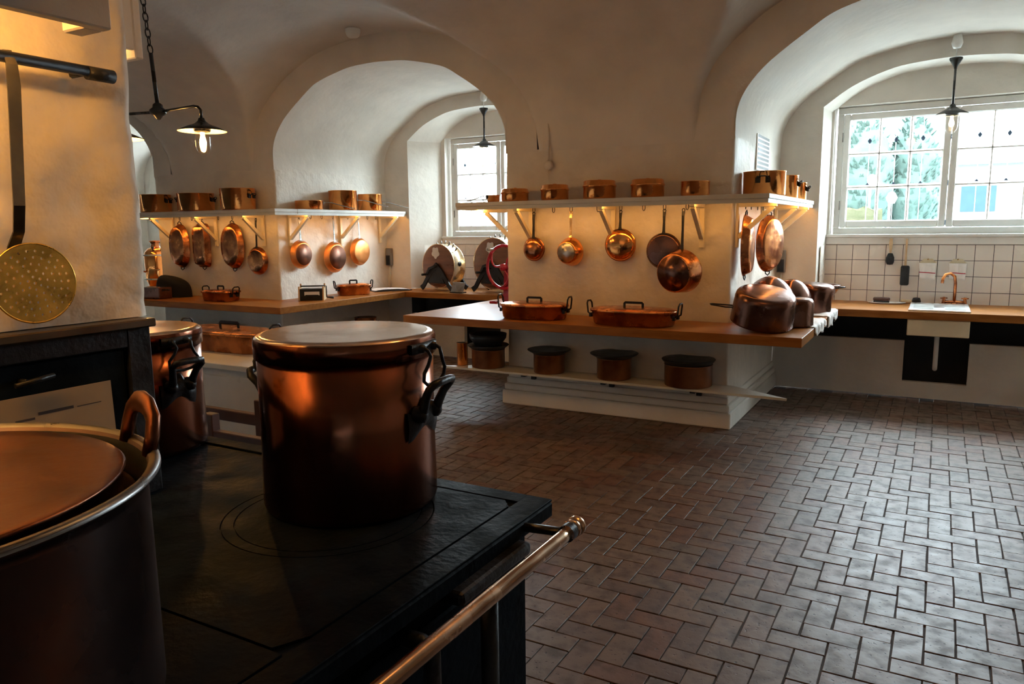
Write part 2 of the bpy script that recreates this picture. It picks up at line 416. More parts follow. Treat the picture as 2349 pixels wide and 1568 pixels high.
        def bar(p, q, vert, wo, wi):
            prof = [(-wo, -.034), (wo, -.034), (wi, -.072), (-wi, -.072)]
            vs = []
            for e_ in (p, q):
                for a_, y_ in prof: vs.append((a_+e_[0], y_, e_[1]) if vert else (e_[0], y_, a_+e_[1]))
            return MB().add(vs, [(0, 1, 5, 4), (1, 2, 6, 5), (2, 3, 7, 6), (3, 0, 4, 7), (3, 2, 1, 0), (4, 5, 6, 7)])
        for k in (1, 2):
            bar((gx0+k*pw, gz0), (gx0+k*pw, gz1), True, .015, .005).build('glazing_bar', white_paint, sash)
            bar((gx0, gz0+k*ph), (gx1, gz0+k*ph), False, .020, .006).build('glazing_bar', white_paint, sash)
        for i in range(3):
            for j in range(3):
                MB().box(gx0+i*pw+.008, gx0+(i+1)*pw-.008, -.047, -.044, gz0+j*ph+.012, gz0+(j+1)*ph-.012).build('pane', glass_pane, sash)
        for zz in (zs0+.22, zs1-.22):
            MB().tube([((a-.004 if sgn < 0 else b+.004), -.076, zz-.045), ((a-.004 if sgn < 0 else b+.004), -.076, zz+.045)], .005).build('hinge', steel, sash)
    return win

for i, c in enumerate(CX): niche(i, c)
window_unit(1, CX[0], .985, .97)
window_unit(2, CX[1], .75, .78)
window_unit(3, CX[2], .90, .92)
# piers between niches: rounded corner prism, brick courses faint under paint
def pillar(x0, x1, label):
    mb = MB(); r = .018; pts = []
    y1 = YS+.7
    for cx_, cy_, a in ((x1-r, y1-r, 0), (x0+r, y1-r, pi/2), (x0+r, YF+r, pi), (x1-r, YF+r, 3*pi/2)):
        for k in range(4): pts.append((cx_+r*cos(a+k*pi/6), cy_+r*sin(a+k*pi/6)))
    # subdivide long sides
    out = []
    for p, q in zip(pts, pts[1:]+pts[:1]):
        L = (Vector(q)-Vector(p)).length; n = max(1, int(L/.09))
        out += [(p[0]+(q[0]-p[0])*k/n, p[1]+(q[1]-p[1])*k/n) for k in range(n)]
    nz = 76; n = len(out); vs = []; fs = []
    for j in range(nz+1):
        z = .0+(ZS+.02)*j/nz
        for x, y in out:
            d = Vector((x-(x0+x1)/2, 0, 0)); 
            p = wob((x, y, z), .007, 2.3); p.z = z
            if y < YF+.2: p.y += .0025*(1-cos(2*pi*z/.0775))*(.5+noise.noise((x*3, z*3, 1)))
            vs.append(p)
    for j in range(nz):
        for i in range(n): fs.append((j*n+i, j*n+(i+1) % n, (j+1)*n+(i+1) % n, (j+1)*n+i))
    mb.add(vs, fs, True)
    o = mb.build('pillar', plaster_rough, recalc=False); struct(o, label)
    # stepped plinth
    pl = MB()
    for e, za, zb_ in ((.045, 0, .13), (.03, .13, .19), (.014, .19, .25)):
        pl.box(x0-e, x1+e, YF-e, y1, za, zb_)
    pl.build('plinth', plaster, o, bevel=.012, seg=2)
    return o
PB0, PB1 = CX[1]+HALF, CX[0]-HALF
PA0, PA1 = CX[2]+HALF, CX[1]-HALF
pillar(PB0, PB1, 'middle white painted brick pillar between the two niches')
pillar(PA0, PA1, 'left white painted brick pillar behind the hanging lamp')
pillar(CX[0]+HALF, CX[0]+HALF+1.98, 'right pillar')
pillar(CX[2]-HALF-1.98, CX[2]-HALF, 'far left pillar')

# main groin vault: the higher of the long barrel and the cross barrels
def vault():
    mb = MB()
    xs = []
    step = .045; x = -13.0
    while x < 3.4: xs.append(x); x += step
    ts = []
    # parametrise y by the profile so the steep flank is well sampled
    for k, (d, z) in enumerate(reversed(MAIN)): ts.append((YC+d, z))
    for d, z in MAIN[1:]: ts.append((YC-d, z))
    tt = []
    for p, q in zip(ts, ts[1:]):
        m = 2
        for k in range(m): tt.append((p[0]+(q[0]-p[0])*k/m, p[1]+(q[1]-p[1])*k/m))
    tt.append(ts[-1])
    vs = []
    for y, zm in tt:
        for x in xs:
            a = min(abs(x-c) for c in CX+[4.9, -14.54])
            zc = lerp(RIB, a) if a < 1.745 else 0
            # the cross vaults rise a little towards the crown of the bay
            zc += .10*(1-min(1, abs(y-YC)/2.33))*(1 if a < 1.745 else 0)
            z = max(zc, zm)
            d = abs(zc-zm)
            if d < .05: z += (.05-d)**2*2.0
            vs.append((x, y, z))
    nx = len(xs)
    fs = [(j*nx+i, j*nx+i+1, (j+1)*nx+i+1, (j+1)*nx+i) for j in range(len(tt)-1) for i in range(nx-1)]
    mb.add(vs, fs, True)
    struct(mb.build('ceiling', plaster, recalc=False), 'white plastered groin vault')
    b = MB(); b.grid(lambda u, v: Vector((-13+16.4*u, 1.27-4.6*v, 2.25+1.2*sin(pi*min(1, v*1.0)))), 4, 20)
    struct(b.build('ceiling_rear', plaster, recalc=False))
vault()
def shellwalls():
    mb = MB(); mb.box(-13, 3.4, -3.4, -3.3, 0, 3); struct(mb.build('wall_rear', plaster), 'rear wall')
    mb = MB(); mb.box(3.35, 3.45, -3.4, 6.2, 0, 3.6); struct(mb.build('wall_right', plaster), 'right wall')
    mb = MB(); mb.box(-13.1, -13, -3.4, 6.2, 0, 3.6); struct(mb.build('wall_left', plaster), 'left wall')
    # masonry closing the space above the vaults, so daylight only enters by the windows
    mb = MB(); mb.box(-13.2, 3.5, -3.5, 8.7, 3.75, 3.85); mb.box(-13.2, 3.5, YT+.26, YT+.32, 2.80, 3.8)
    for a, b in ((-13.2, CX[2]-.92), (CX[2]+.92, CX[1]-.77), (CX[1]+.77, CX[0]-1.0), (CX[0]+1.0, 3.5)): mb.box(a, b, YT+.2, YT+.3, 0, 3.8)
    for c, w in zip(CX, (1.0, .77, .92)): mb.box(c-w, c+w, YT+.25, YT+.30, 0, 1.46)
    mb.box(-13.25, -13.15, -3.5, 8.7, 0, 3.8); mb.box(3.46, 3.56, -3.5, 8.7, 0, 3.8); mb.box(-13.2, 3.5, -3.55, -3.45, 0, 3.8)
    struct(mb.build('wall_outer', plaster), 'outer masonry')
shellwalls()

# ---------------------------------------------------------------- floor: herringbone bricks
def floor():
    base = MB().box(-13, 3.4, -3.3, 8.3, -.06, -.007).build('floor', mortar_m); struct(base, 'herringbone brick floor')
    w = .1072; ox, oy = .155, 3.17; g = .0045
    def brickmb(mb, x0, x1, y0, y1, z):
        c = .0022; zz = z; a = [(x0, y0), (x1, y0), (x1, y1), (x0, y1)]
        mx, my = (x0+x1)/2, (y0+y1)/2
        def ins(p, d): return (p[0]+(d if p[0] < mx else -d), p[1]+(d if p[1] < my else -d))
        vs = [(*p, -.05) for p in a]+[(*p, zz-c) for p in a]+[(*ins(p, c), zz) for p in a]
        fs = [(8, 9, 10, 11)]
        for i in range(4):
            j = (i+1) % 4; fs += [(i, j, 4+j, 4+i), (4+i, 4+j, 8+j, 8+i)]
        mb.add(vs, fs)
    protos = {'h': [], 'v': []}
    for k in range(3):
        for d in 'hv':
            mb = MB(); L, S = (w*2-g)/2, (w-g)/2
            if d == 'h': brickmb(mb, -L, L, -S, S, 0)
            else: brickmb(mb, -S, S, -L, L, 0)
            vv = []
            for (x, y, z) in mb.v:
                n_ = noise.noise_vector(Vector((x*13+k*7, y*13, k*3.1)))*.0032; vv.append((x+n_.x, y+n_.y, z+n_.z*.3))
            mb.v = vv; protos[d].append(mb.mesh('brick', brick_m))
    items = []
    for m in range(-40, 41):
        for k in range(-80, 81):
            for d in 'vh':
                a, b = k+2*m, k-2*m
                if d == 'v': cx_, cy_ = ox+(a+.5)*w, oy+(b+1)*w
                else: cx_, cy_ = ox+(a+1)*w, oy+(b-.5)*w
                if not (-6.6 < cx_ < 1.7 and -.9 < cy_ < 7.76): continue
                p = Vector((cx_, cy_, 0))-CAM; dep = p.dot(FWD); inview = False
                if dep > .3:
                    u, v = 1174.5+FPX*p.dot(RGT)/dep, 784-FPX*p.dot(UPV)/dep
                    inview = -40 < u < 2390 and v < 1620 and cx_ > -.86
                items.append((0 if inview else 1, p.length, cx_, cy_, d))
    items.sort(); stuff = MB()
    for q, (nv, dist, x, y, d) in enumerate(items):
        z = random.uniform(-.0022, .0012); k = random.randrange(3)
        if q < 299 and nv == 0:
            o = bpy.data.objects.new('brick', protos[d][k]); COL.objects.link(o); o.parent = base
            o.location = (x, y, z); o.rotation_euler = (random.uniform(-.006, .006), random.uniform(-.006, .006), random.uniform(-.012, .012))
        else:
            L, S = (w*2-g)/2, (w-g)/2
            if d == 'h': brickmb(stuff, x-L, x+L, y-S, y+S, z)
            else: brickmb(stuff, x-S, x+S, y-L, y+L, z)
    s = stuff.build('brick_paving', brick_m, base, recalc=False); s['kind'] = 'stuff'
floor()
#PART2
# ---------------------------------------------------------------- shelves
SZ = 1.777
def shelf(label, px0, px1, brx_front, bry_r, bry_l, hooks_f, hooks_r, left_arm):
    t = thing('wall_shelf', label, 'shelf')
    ov = .33; yf = YF-ov
    def board(x0, x1, y0, y1):
        b = MB(); b.box(x0, x1, y0, y1, SZ+.014, SZ+.048); b.build('shelf_board', shelf_paint, t, bevel=.003)
        b = MB(); b.box(x0+.008, x1-.008, y0+.008, y1, SZ, SZ+.014); b.build('batten', shelf_paint, t)
    def strip(x0, x1, y0, y1):   # warm strip lamp tucked behind the shelf edge lip
        b = MB(); b.box(x0, x1, y0, y1, SZ-.007, SZ-.0005); b.build('strip_lamp', strip_m, t)
    lip = MB(); lip.box(px0-ov+.008, px1+ov-.008, yf+.008, yf+.016, SZ-.016, SZ); lip.box(px1+ov-.016, px1+ov-.008, yf+.016, YS-.02, SZ-.016, SZ); lip.box(px0-ov+.008, px0-ov+.016, yf+.016, YS-.02, SZ-.016, SZ); lip.build('edge_lip', shelf_paint, t)
    strip(px0-ov+.05, px1+ov-.05, yf+.022, yf+.032); strip(px1+ov-.032, px1+ov-.022, YF, YS-.06); strip(px0-ov+.022, px0-ov+.032, YF, YS-.06)
    board(px0-ov, px1+ov, yf, YF-.012)
    board(px1+.012, px1+ov, YF-.010, YS-.01)
    board(px0-ov, px0-.012, YF-.010, YS-.01) if left_arm else None
    def bracket(x, y, rz):
        m = T(x, y, SZ) @ R(rz, 'Z')      # local: wall plane y=0, out = -y
        o = MB(); o.box(-.02, .02, -.03, -.008, -.345, 0, m)
        u = o.build('bracket', cream_paint, t, bevel=.003)
        o = MB(); o.box(-.019, .019, -.31, -.03, -.035, 0, m); o.build('arm', cream_paint, u, bevel=.002)
        o = MB(); o.strap([(0, -.285, -.034), (0, -.028, -.265)], .034, .032, ref=Vector((1, 0, 0)), m=m); o.build('strut', cream_paint, u)
    for x in brx_front: bracket(x, YF, 0)
    for y in bry_r: bracket(px1, y, pi/2)
    for y in bry_l: bracket(px0, y, -pi/2)
    hk = MB(); hk.tube([(-.010, 0, 0), (-.011, 0, -.03), (-.007, 0, -.045), (0, 0, -.05), (.007, 0, -.045), (.011, 0, -.03), (.010, 0, 0)], .0028, 6)
    hm = hk.mesh('hook', iron)
    for (x, y, rz) in [(x, YF-.06, 0) for x in hooks_f]+[(px1+.06, y, pi/2) for y in hooks_r]:
        o = bpy.data.objects.new('hook', hm); COL.objects.link(o); o.parent = t; o.location = (x, y, SZ); o.rotation_euler = (0, 0, rz)
    return t
shelf('white painted shelf on wooden brackets around the middle pillar', PB0, PB1, [-3.13, -2.36, -1.62], [6.02, 7.0, 7.60], [6.05],
      [-3.081, -2.89, -2.725, -2.48, -2.28, -2.083, -1.911, -1.729], [6.10, 6.30, 6.55, 6.77, 7.1], True)
shelf('white painted shelf on wooden brackets around the left pillar', PA0, PA1, [-7.96, -7.2, -6.44], [6.10, 6.92, 7.64], [],
      [-7.76, -7.55, -7.375, -7.1, -6.87, -6.65, -6.50], [6.20, 6.38, 6.56, 6.743, 7.0, 7.183, 7.36, 7.52], True)

# ---------------------------------------------------------------- worktops
WZ = .85; WTH = .066
def worktop(name, outl, label, iron_spots=(), m=wood, mats=None):
    t = thing(name, label, 'worktop')
    MB().prism(outl, WZ-WTH, WZ).build('board', m, t, bevel=.003)
    for (x, y, rz, L) in iron_spots:
        mm = T(x, y, WZ-WTH) @ R(rz, 'Z')
        b = MB(); b.add([mm @ Vector(p) for p in [(x_, y_, z_) for x_ in (-.02, .02) for y_, z_ in ((-.006, 0), (-L, 0), (-L, -.012), (-.006, -.085))]], [(0, 1, 2, 3), (7, 6, 5, 4), (0, 4, 5, 1), (1, 5, 6, 2), (2, 6, 7, 3), (3, 7, 4, 0)])
        b.build('support_bracket', iron, t)
    return t
e = .010
worktop('worktop', [(-4.09, 5.29), (-.757, 5.29), (-.757, 7.325), (PB1+e, 7.325), (PB1+e, YF-e), (PB0-e, YF-e), (PB0-e, 7.325), (-4.09, 7.325)],
        'oiled wooden worktop wrapped around the middle pillar', [(-3.1, YF-.01, 0, .22), (-2.0, YF-.01, 0, .22), (PB1+.01, 6.3, pi/2, .42)])
worktop('worktop', [(-8.87, 5.3), (-5.61, 5.3), (-5.61, 7.325), (PA1+e, 7.325), (PA1+e, YF-e), (PA0-e, YF-e), (PA0-e, 7.325), (-8.87, 7.325)],
        'oiled wooden worktop wrapped around the left pillar', [(-7.9, YF-.01, 0, .22), (-6.8, YF-.01, 0, .22)])
worktop('sink_counter', [(CX[0]-HALF+.012, 7.33), (CX[0]+HALF-.012, 7.33), (CX[0]+HALF-.012, YS-.008), (CX[0]+1.03, YS-.008), (CX[0]+1.03, YT-.012), (CX[0]-1.03, YT-.012), (CX[0]-1.03, YS-.008), (CX[0]-HALF+.012, YS-.008)],
        'long wooden counter with white sink under the large window')
worktop('rear_counter', [(CX[1]-HALF+.012, 7.33), (CX[1]+HALF-.012, 7.33), (CX[1]+HALF-.012, YS-.008), (CX[1]+1.0, YS-.008), (CX[1]+.84, YT-.012), (CX[1]-.84, YT-.012), (CX[1]-1.0, YS-.008), (CX[1]-HALF+.012, YS-.008)],
        'wooden counter under the small window carrying the drum knife cleaners')
def lower_shelf():
    t = thing('lower_shelf', 'thin pale lower shelf with pointed ends below the middle worktop', 'shelf')
    MB().prism([(-3.92, 5.61), (-.885, 5.61), (PB1+.06, YF-.05), (PB0-.06, YF-.05)], .34, .36).build('shelf_board', shelf_paint, t, bevel=.002)
    for x in (-3.1, -2.35, -1.6):
        b = MB(); b.box(x-.02, x+.02, 5.68, YF-.03, .312, .34); b.box(x-.02, x+.02, YF-.06, YF-.03, .255, .312); b.build('support_bracket', iron, t)
lower_shelf()
def under_shelf_left():
    t = thing('lower_shelf', 'dark lower shelf with pans below the left worktop', 'shelf')
    MB().prism([(-8.7, 5.61), (-5.75, 5.61), (-5.75, 7.3), (PA1+.02, 7.3), (PA1+.02, YF-.05), (-8.7, YF-.05)], .34, .36).build('shelf_board', shelf_paint, t)
    for x in (-8.0, -7.2, -6.4):
        b = MB(); b.box(x-.02, x+.02, 5.68, YF-.03, .312, .34); b.box(x-.02, x+.02, YF-.06, YF-.03, .255, .312); b.build('support_bracket', iron, t)
under_shelf_left()

# ---------------------------------------------------------------- pots and pans
def vessel(mb, r, h, rb=None, t=.004, rd=.012, n=40, m=None, lip=.003, sx=1, sy=1):
    rb = rb or r
    mb.lathe([(0, 0), (rb-rd, 0), (rb-rd*.3, rd*.3), (rb, rd), (r, h-.006), (r+lip, h-.004), (r+lip, h), (r-t, h), (rb-t, rd), (rb-rd-t, t), (0, t)], n, m, sx, sy)
def rivets(mb, pts, r=.006, m=None):
    for p, nrm in pts:
        q = Vector(nrm).to_track_quat('Z', 'Y').to_matrix().to_4x4(); mm = Matrix.Translation(p) @ q
        mb.lathe([(0, .004), (r*.7, .003), (r, 0)], 8, (m @ mm) if m else mm)
def loop_handle(r, z, az, w=.09, out=.045, up=.05, rad=.007, m=None):
    """upright loop on the side of a vessel"""
    mm = R(az, 'Z')
    mb = MB(); pts = [(r-.004, -w/2, z), (r+out*.5, -w/2, z+up*.25), (r+out*.9, -w/2*.95, z+up*.8), (r+out, -w/4, z+up), (r+out, w/4, z+up), (r+out*.9, w/2*.95, z+up*.8), (r+out*.5, w/2, z+up*.25), (r-.004, w/2, z)]
    mb.tube(pts, rad, 8, m=mm)
    for s in (-1, 1): mb.box(r-.002, r+.006, s*w/2-.018, s*w/2+.018, z-.02, z+.02, mm)
    return mb
def long_handle(r, z, az, L, droop=.02, w0=.022, w1=.030, t=.006):
    mm = R(az, 'Z'); mb = MB()
    pts = [(r-.002, 0, z), (r+.03, 0, z+.008), (r+L*.3, 0, z+.006), (r+L*.65, 0, z-droop*.5), (r+L, 0, z-droop)]
    mb.strap(pts, [w0*1.3, w0, w0*.9, (w0+w1)/2, w1], t, m=mm)
    mb.box(r-.002, r+.005, -.035, .035, z-.018, z+.018, mm)
    mb.tube([(r+L+.008+.010*cos(a*pi/5), .010*sin(a*pi/5), z-droop) for a in range(10)], .0035, 6, closed=True, m=mm)
    return mb
def casserole(label, x, y, z, r, h, az=0, lid=True, seam=True, group=None, handles='loop', c=copper, name='casserole'):
    t = thing(name, label, 'pot', (x, y, z), az, group)
    hb = h*.72 if lid else h
    b = MB(); vessel(b, r, hb); b.build('body', c, t)
    b = MB(); vessel(b, r-.006, hb-.006, t=.001, lip=0, m=T(0, 0, .006)); b.build('lining', tin, t)
    if lid:
        l = MB(); l.lathe([(r+.001, hb-.012), (r+.006, hb-.012), (r+.006, hb+.002), (r-.001, hb+.006), (r-.003, h-.006), (r-.012, h), (0, h+.004), (0, h), (r-.013, h-.004), (r-.006, hb)], 40)
        lo = l.build('lid', c, t)
        MB().lathe([(0, h+.010), (.014, h+.009), (.018, h+.004), (.012, h)], 16).build('lid_knob', c, lo)
    if handles == 'loop':
        for a in ((0,) if lid else (0, pi)): loop_handle(r, hb*.62, a, w=.075, out=.03, up=.03, rad=.005).build('handle', iron, t)
    return t
def saucepan(label, x, y, z, r, h, az=0, L=.22, group=None, c=copper, hz=.75, droop=.03):
    t = thing('saucepan', label, 'pot', (x, y, z), az, group)
    b = MB(); vessel(b, r, h); b.build('body', c, t)
    b = MB(); vessel(b, r-.006, h-.006, t=.001, lip=0, m=T(0, 0, .006)); b.build('lining', tin, t)
    long_handle(r, h*hz, 0, L, droop).build('handle', steel, t)
    rv = MB(); rivets(rv, [((r+.005, s*.022, h*hz), (1, 0, 0)) for s in (-1, 1)]); rv.build('rivet', steel, t)
    return t
TOP = SZ+.048
G1 = 'copper pots on the shelf around the middle pillar'
saucepan('tiny copper saucepan at the left end of the middle pillar shelf', -3.409, 5.74, TOP, .055, .062, pi+.25, .17, G1)
casserole('low copper pot beside the tiny saucepan on the middle shelf', -3.194, 5.74, TOP, .116, .108, 2.2, True, group=G1)
casserole('copper pot below the cable on the middle shelf', -2.815, 5.74, TOP, .115, .127, 2.4, True, group=G1)
casserole('copper pot just right of the pot below the cable on the middle shelf', -2.414, 5.74, TOP, .131, .146, 2.2, True, group=G1)
casserole('copper pot second from the right on the front of the middle shelf', -2.009, 5.74, TOP, .128, .140, 2.5, True, group=G1)
saucepan('copper pot with no lid at the right end of the middle shelf front', -1.632, 5.74, TOP, .107, .110, pi/2+.3, .16, G1)
bigp = casserole('largest copper pot at the window corner of the middle shelf', -1.222, 6.22, TOP, .16, .19, -pi/2+.12, False, group=G1)
casserole('tall narrow copper pot behind the largest one on the middle shelf', -1.19, 7.0, TOP, .10, .20, .4, False, group=G1)
casserole('small copper pot at the window end of the middle shelf', -1.165, 7.48, TOP, .075, .16, .4, False, group=G1)
G2 = 'copper pots on the shelf around the left pillar'
casserole('copper pot at the far left end of the left shelf', -7.993, 5.74, TOP, .172, .205, .3, False, group=G2)
casserole('wide copper pot in the middle of the left shelf front', -7.257, 5.715, TOP, .195, .195, .5, False, group=G2)
casserole('tall copper pot with black handle near the corner of the left shelf', -6.60, 5.73, TOP, .182, .228, .18, False, group=G2)
G3 = 'copper saucepans with long handles on the left shelf'
saucepan('low copper saucepan with long handle on the white side of the left shelf', -6.075, 6.246, TOP, .15, .098, 1.12, .37, G3, droop=.055)
saucepan('tallest copper saucepan on the white side of the left shelf', -6.07, 6.79, TOP, .16, .225, 1.15, .40, G3, hz=.5, droop=.06)
saucepan('copper saucepan farthest along the white side of the left shelf', -6.075, 7.28, TOP, .145, .2, 1.15, .36, G3, hz=.5, droop=.055)

# hanging pans: local origin at hook, wall out = -y, bottom faces the room
def hang_pan(label, x, y, rz, r, depth, Lc, rb=.86, style='flat', c=copper_pan, lean=0, handle=steel, bottom=None, yoff=.035, group=None, cat='pan', name='frying_pan', z=SZ-.045, off=.05):
    t = thing(name, label, cat, (x, y, z), rz, group, rot=(0, 0, rz))
    mm = T(0, 0, -Lc) @ R(lean, 'X') @ R(pi/2, 'X')  # axis +z -> -y
    b = MB()
    if style == 'flat':
        k = r*rb
        b.lathe([(r-.004, -.0), (r+.005, 0), (r+.004, .006), (k, depth-.01), (k-.006, depth-.002), (k-.012, depth), (0, depth), (0, depth-.004), (k-.014, depth-.005), (r-.004, 0)], 40, mm)
    else:
        P = [(r*sin(a), depth*cos(a)) for a in [pi/2*i/10 for i in range(11)]]
        b.lathe([(r+.006, -.003), (r+.006, .004)]+[(q, w_+.003) for q, w_ in reversed(P)], 40, mm)
    b.build('body', c, t)
    if bottom:
        k = r*rb; d = MB(); d.lathe([(0, depth+.002), (k-.012, depth+.002), (k-.012, depth-.002)], 40, mm); d.build('base', bottom, t)
    L = Lc-r
    h = MB(); h.strap([(0, 0, -.018), (0, -.006, -.05), (0, -.006, -L*.5), (0, -.010, -L+.02), (0, -.014, -L-.012)], [.026, .022, .018, .022, .034], .006, ref=Vector((0, 1, 0)))
    h.tube([(.012*cos(a*pi/6), 0, -.008+.012*sin(a*pi/6)) for a in range(12)], .0035, 6, closed=True)
    h.strap([(-.045, -.014, -L-.020), (0, -.018, -L-.006), (.045, -.014, -L-.020)], .02, .006, ref=Vector((0, 1, 0)))
    h.build('handle', handle, t)
    return t
hang_pan('small round copper skimming ladle hanging first from the left on the middle pillar', -3.081, YF-.06, 0, .098, .06, .315, style='bowl', handle=iron, name='ladle', cat='ladle', c=copper_pan)
hang_pan('copper pan with a pale tinned base hanging second on the middle pillar', -2.725, YF-.06, -.12, .118, .085, .335, rb=.80, bottom=tin, c=copper, handle=brass, lean=.06)
hang_pan('round domed copper bowl ladle with reddish mottled back on the middle pillar', -2.28, YF-.06, 0, .128, .055, .278, style='bowl', handle=iron, name='ladle', cat='ladle', c=copper)
hang_pan('dark flat copper frying pan partly behind the big deep pan on the middle pillar', -1.911, YF-.06, 0, .140, .028, .325, rb=.95, handle=iron, c=copper_old)
hang_pan('big deep copper pan hanging nearest the corner of the middle pillar', -1.729, YF-.155, -.22, .165, .14, .475, rb=.90, bottom=copper_old, handle=iron, c=copper_pan, lean=.10)
def oval_pan(label, x, y, rz, w, h, d, z=SZ-.05, square=False, turn=0, group=None):
    """shallow dish hung by one of its two end loops, base towards the room"""
    t = thing('oval_dish', label, 'pan', (x, y, z), 0, group, rot=(0, 0, rz))
    n = 44; rings = []
    def outl(k):
        o = []
        for i in range(n):
            a = 2*pi*i/n; ex = .34 if square else .92
            cx_, sz_ = cos(a), sin(a)
            o.append((math.copysign(abs(cx_)**ex, cx_)*w*k, math.copysign(abs(sz_)**ex, sz_)*h*k))
        return o
    zc = -h-.045
    b = MB(); vs = []
    for k, yy in ((.90, 0), (1.04, 0), (1.04, -.006), (1.0, -.010), (.90, -d+.008), (.86, -d), (.45, -d-.004), (.0001, -d-.004)):
        vs += [(px, yy, zc+pz) for px, pz in outl(k)]
    fs = [(j*n+i, j*n+(i+1) % n, (j+1)*n+(i+1) % n, (j+1)*n+i) for j in range(7) for i in range(n)]
    b.add(vs, fs, True); b.build('body', copper_pan, t, weld=True)
    for s in (1, -1):
        q = MB(); zz = zc+s*(h*1.03)
        q.tube([(-.03, -.006, zz-s*.012), (-.028, -.008, zz+s*.014), (0, -.010, zz+s*.030), (.028, -.008, zz+s*.014), (.03, -.006, zz-s*.012)], .005, 8)
        q.build('handle', iron, t)
    return t
G4 = 'copper dishes hanging below the left shelf'
oval_pan('oval copper dish with golden patches hanging farthest left below the left shelf', -7.763, YF-.06, 0, .145, .245, .075, group=G4)
oval_pan('rectangular copper dish with rounded corners between two oval dishes on the left pillar', -7.375, YF-.06, 0, .115, .24, .075, square=True, group=G4)
oval_pan('large brownish oval copper dish nearest the skillet on the left pillar', -6.871, YF-.06, 0, .158, .245, .07, group=G4)
hang_pan('round copper skillet hanging on a long dark handle on the left pillar front', -6.502, YF-.06, 0, .150, .045, .455, rb=.84, handle=iron, c=copper_pan)
G5 = 'copper frying pans hanging on the white side of the left pillar'
hang_pan('dark based frying pan hanging nearest the corner on the white side wall', PA1+.06, 6.20, pi/2, .155, .05, .395, rb=.85, bottom=copper_base, group=G5, c=copper_satin)
hang_pan('largest frying pan hanging in the middle of the white side wall', PA1+.06, 6.743, pi/2, .178, .05, .445, rb=.85, bottom=copper_base, group=G5, c=copper_satin)
hang_pan('plain orange copper frying pan hanging farthest along the white side wall', PA1+.06, 7.183, pi/2, .165, .05, .395, rb=.88, group=G5, c=copper_satin)
oval_pan('narrow copper dish seen edge-on below the window side of the middle shelf', PB1+.06, 6.10, pi/2, .13, .235, .06)
oval_pan('bright oval copper dish reflecting the window below the middle shelf', PB1+.11, 6.77, pi/2-.42, .165, .235, .06)

def braising_pan(label, x, y, z, L, Wd, h, rz=0, lidh=.02, c=copper, handles=iron, square=.55, group=None, rivet_up=.07, lid=True):
    """long oval lidded kettle with upright end handles"""
    t = thing('fish_kettle', label, 'pot', (x, y, z), rz, group)
    n = 48
    def ring(k, zz, g=0):
        o = []
        for i in range(n):
            a = 2*pi*i/n; u, v = cos(a), sin(a)
            o.append((math.copysign(abs(u)**square, u)*(L/2*k+g), math.copysign(abs(v)**square, v)*(Wd/2*k+g), zz))
        return o
    b = MB(); R_ = [(.0001, 0, 0), (.90, 0, 0), (.94, .012, 0), (1, h, 0), (1, h, .004), (1, h-.004, -.004), (.93, .014, -.004), (.0001, .006, 0)]
    vs = []
    for k, zz, g in R_: vs += ring(k, zz, g)
    fs = [(j*n+i, j*n+(i+1) % n, (j+1)*n+(i+1) % n, (j+1)*n+i) for j in range(len(R_)-1) for i in range(n)]
    b.add(vs, fs, True); b.build('body', c, t, weld=True)
    if lid:
        l = MB(); vs = []
        R2 = [(1, h-.012, .005), (1, h-.012, .009), (1, h+.004, .009), (1, h+.007, 0), (.9, h+lidh*.7, 0), (.5, h+lidh, 0), (.0001, h+lidh, 0)]
        for k, zz, g in R2: vs += ring(k, zz, g)
        l.add(vs, [(j*n+i, j*n+(i+1) % n, (j+1)*n+(i+1) % n, (j+1)*n+i) for j in range(len(R2)-1) for i in range(n)], True)
        lo = l.build('lid', c, t, weld=True)
        q = MB(); zz = h+lidh-.001
        q.strap([(-L*.11, 0, zz), (-L*.11, 0, zz+.03), (-L*.10, 0, zz+.036), (L*.10, 0, zz+.036), (L*.11, 0, zz+.03), (L*.11, 0, zz)], .018, .006, ref=Vector((0, 1, 0))); q.build('lid_handle', handles, lo)
    for s in (1, -1):
        q = MB(); w = .045
        pts = [(s*(L/2-.002), -w, h*.62), (s*(L/2+.022), -w, h*.75), (s*(L/2+.03), -w, h+rivet_up*.7), (s*(L/2+.034), -w*.6, h+rivet_up), (s*(L/2+.034), w*.6, h+rivet_up), (s*(L/2+.03), w, h+rivet_up*.7), (s*(L/2+.022), w, h*.75), (s*(L/2-.002), w, h*.62)]
        q.tube(pts, .007, 8)
        for k in (-1, 1): q.box(min(s*(L/2-.012), s*(L/2+.008)), max(s*(L/2-.012), s*(L/2+.008)), k*w-.016, k*w+.016, h*.45, h*.72)
        q.build('handle', handles, t)
    return t
braising_pan('octagonal lidded copper braising pan beside the red slicing machine', -2.93, 5.58, WZ, .58, .34, .118, .05, c=copper_pan, square=.75)
braising_pan('largest lidded copper braising pan in front of the middle pillar', -2.03, 5.52, WZ, .68, .36, .115, .0, c=copper_pan, square=.85, rivet_up=.06)
braising_pan('copper fish kettle with lid at the front of the left worktop', -6.81, 5.6, WZ, .40, .24, .105, .05, c=copper_pan, square=.4, rivet_up=.05)
braising_pan('small lidded copper fish kettle between the hand mill and the papers', -5.93, 6.75, WZ, .38, .22, .115, .95, c=copper_pan, square=.45, rivet_up=.05)
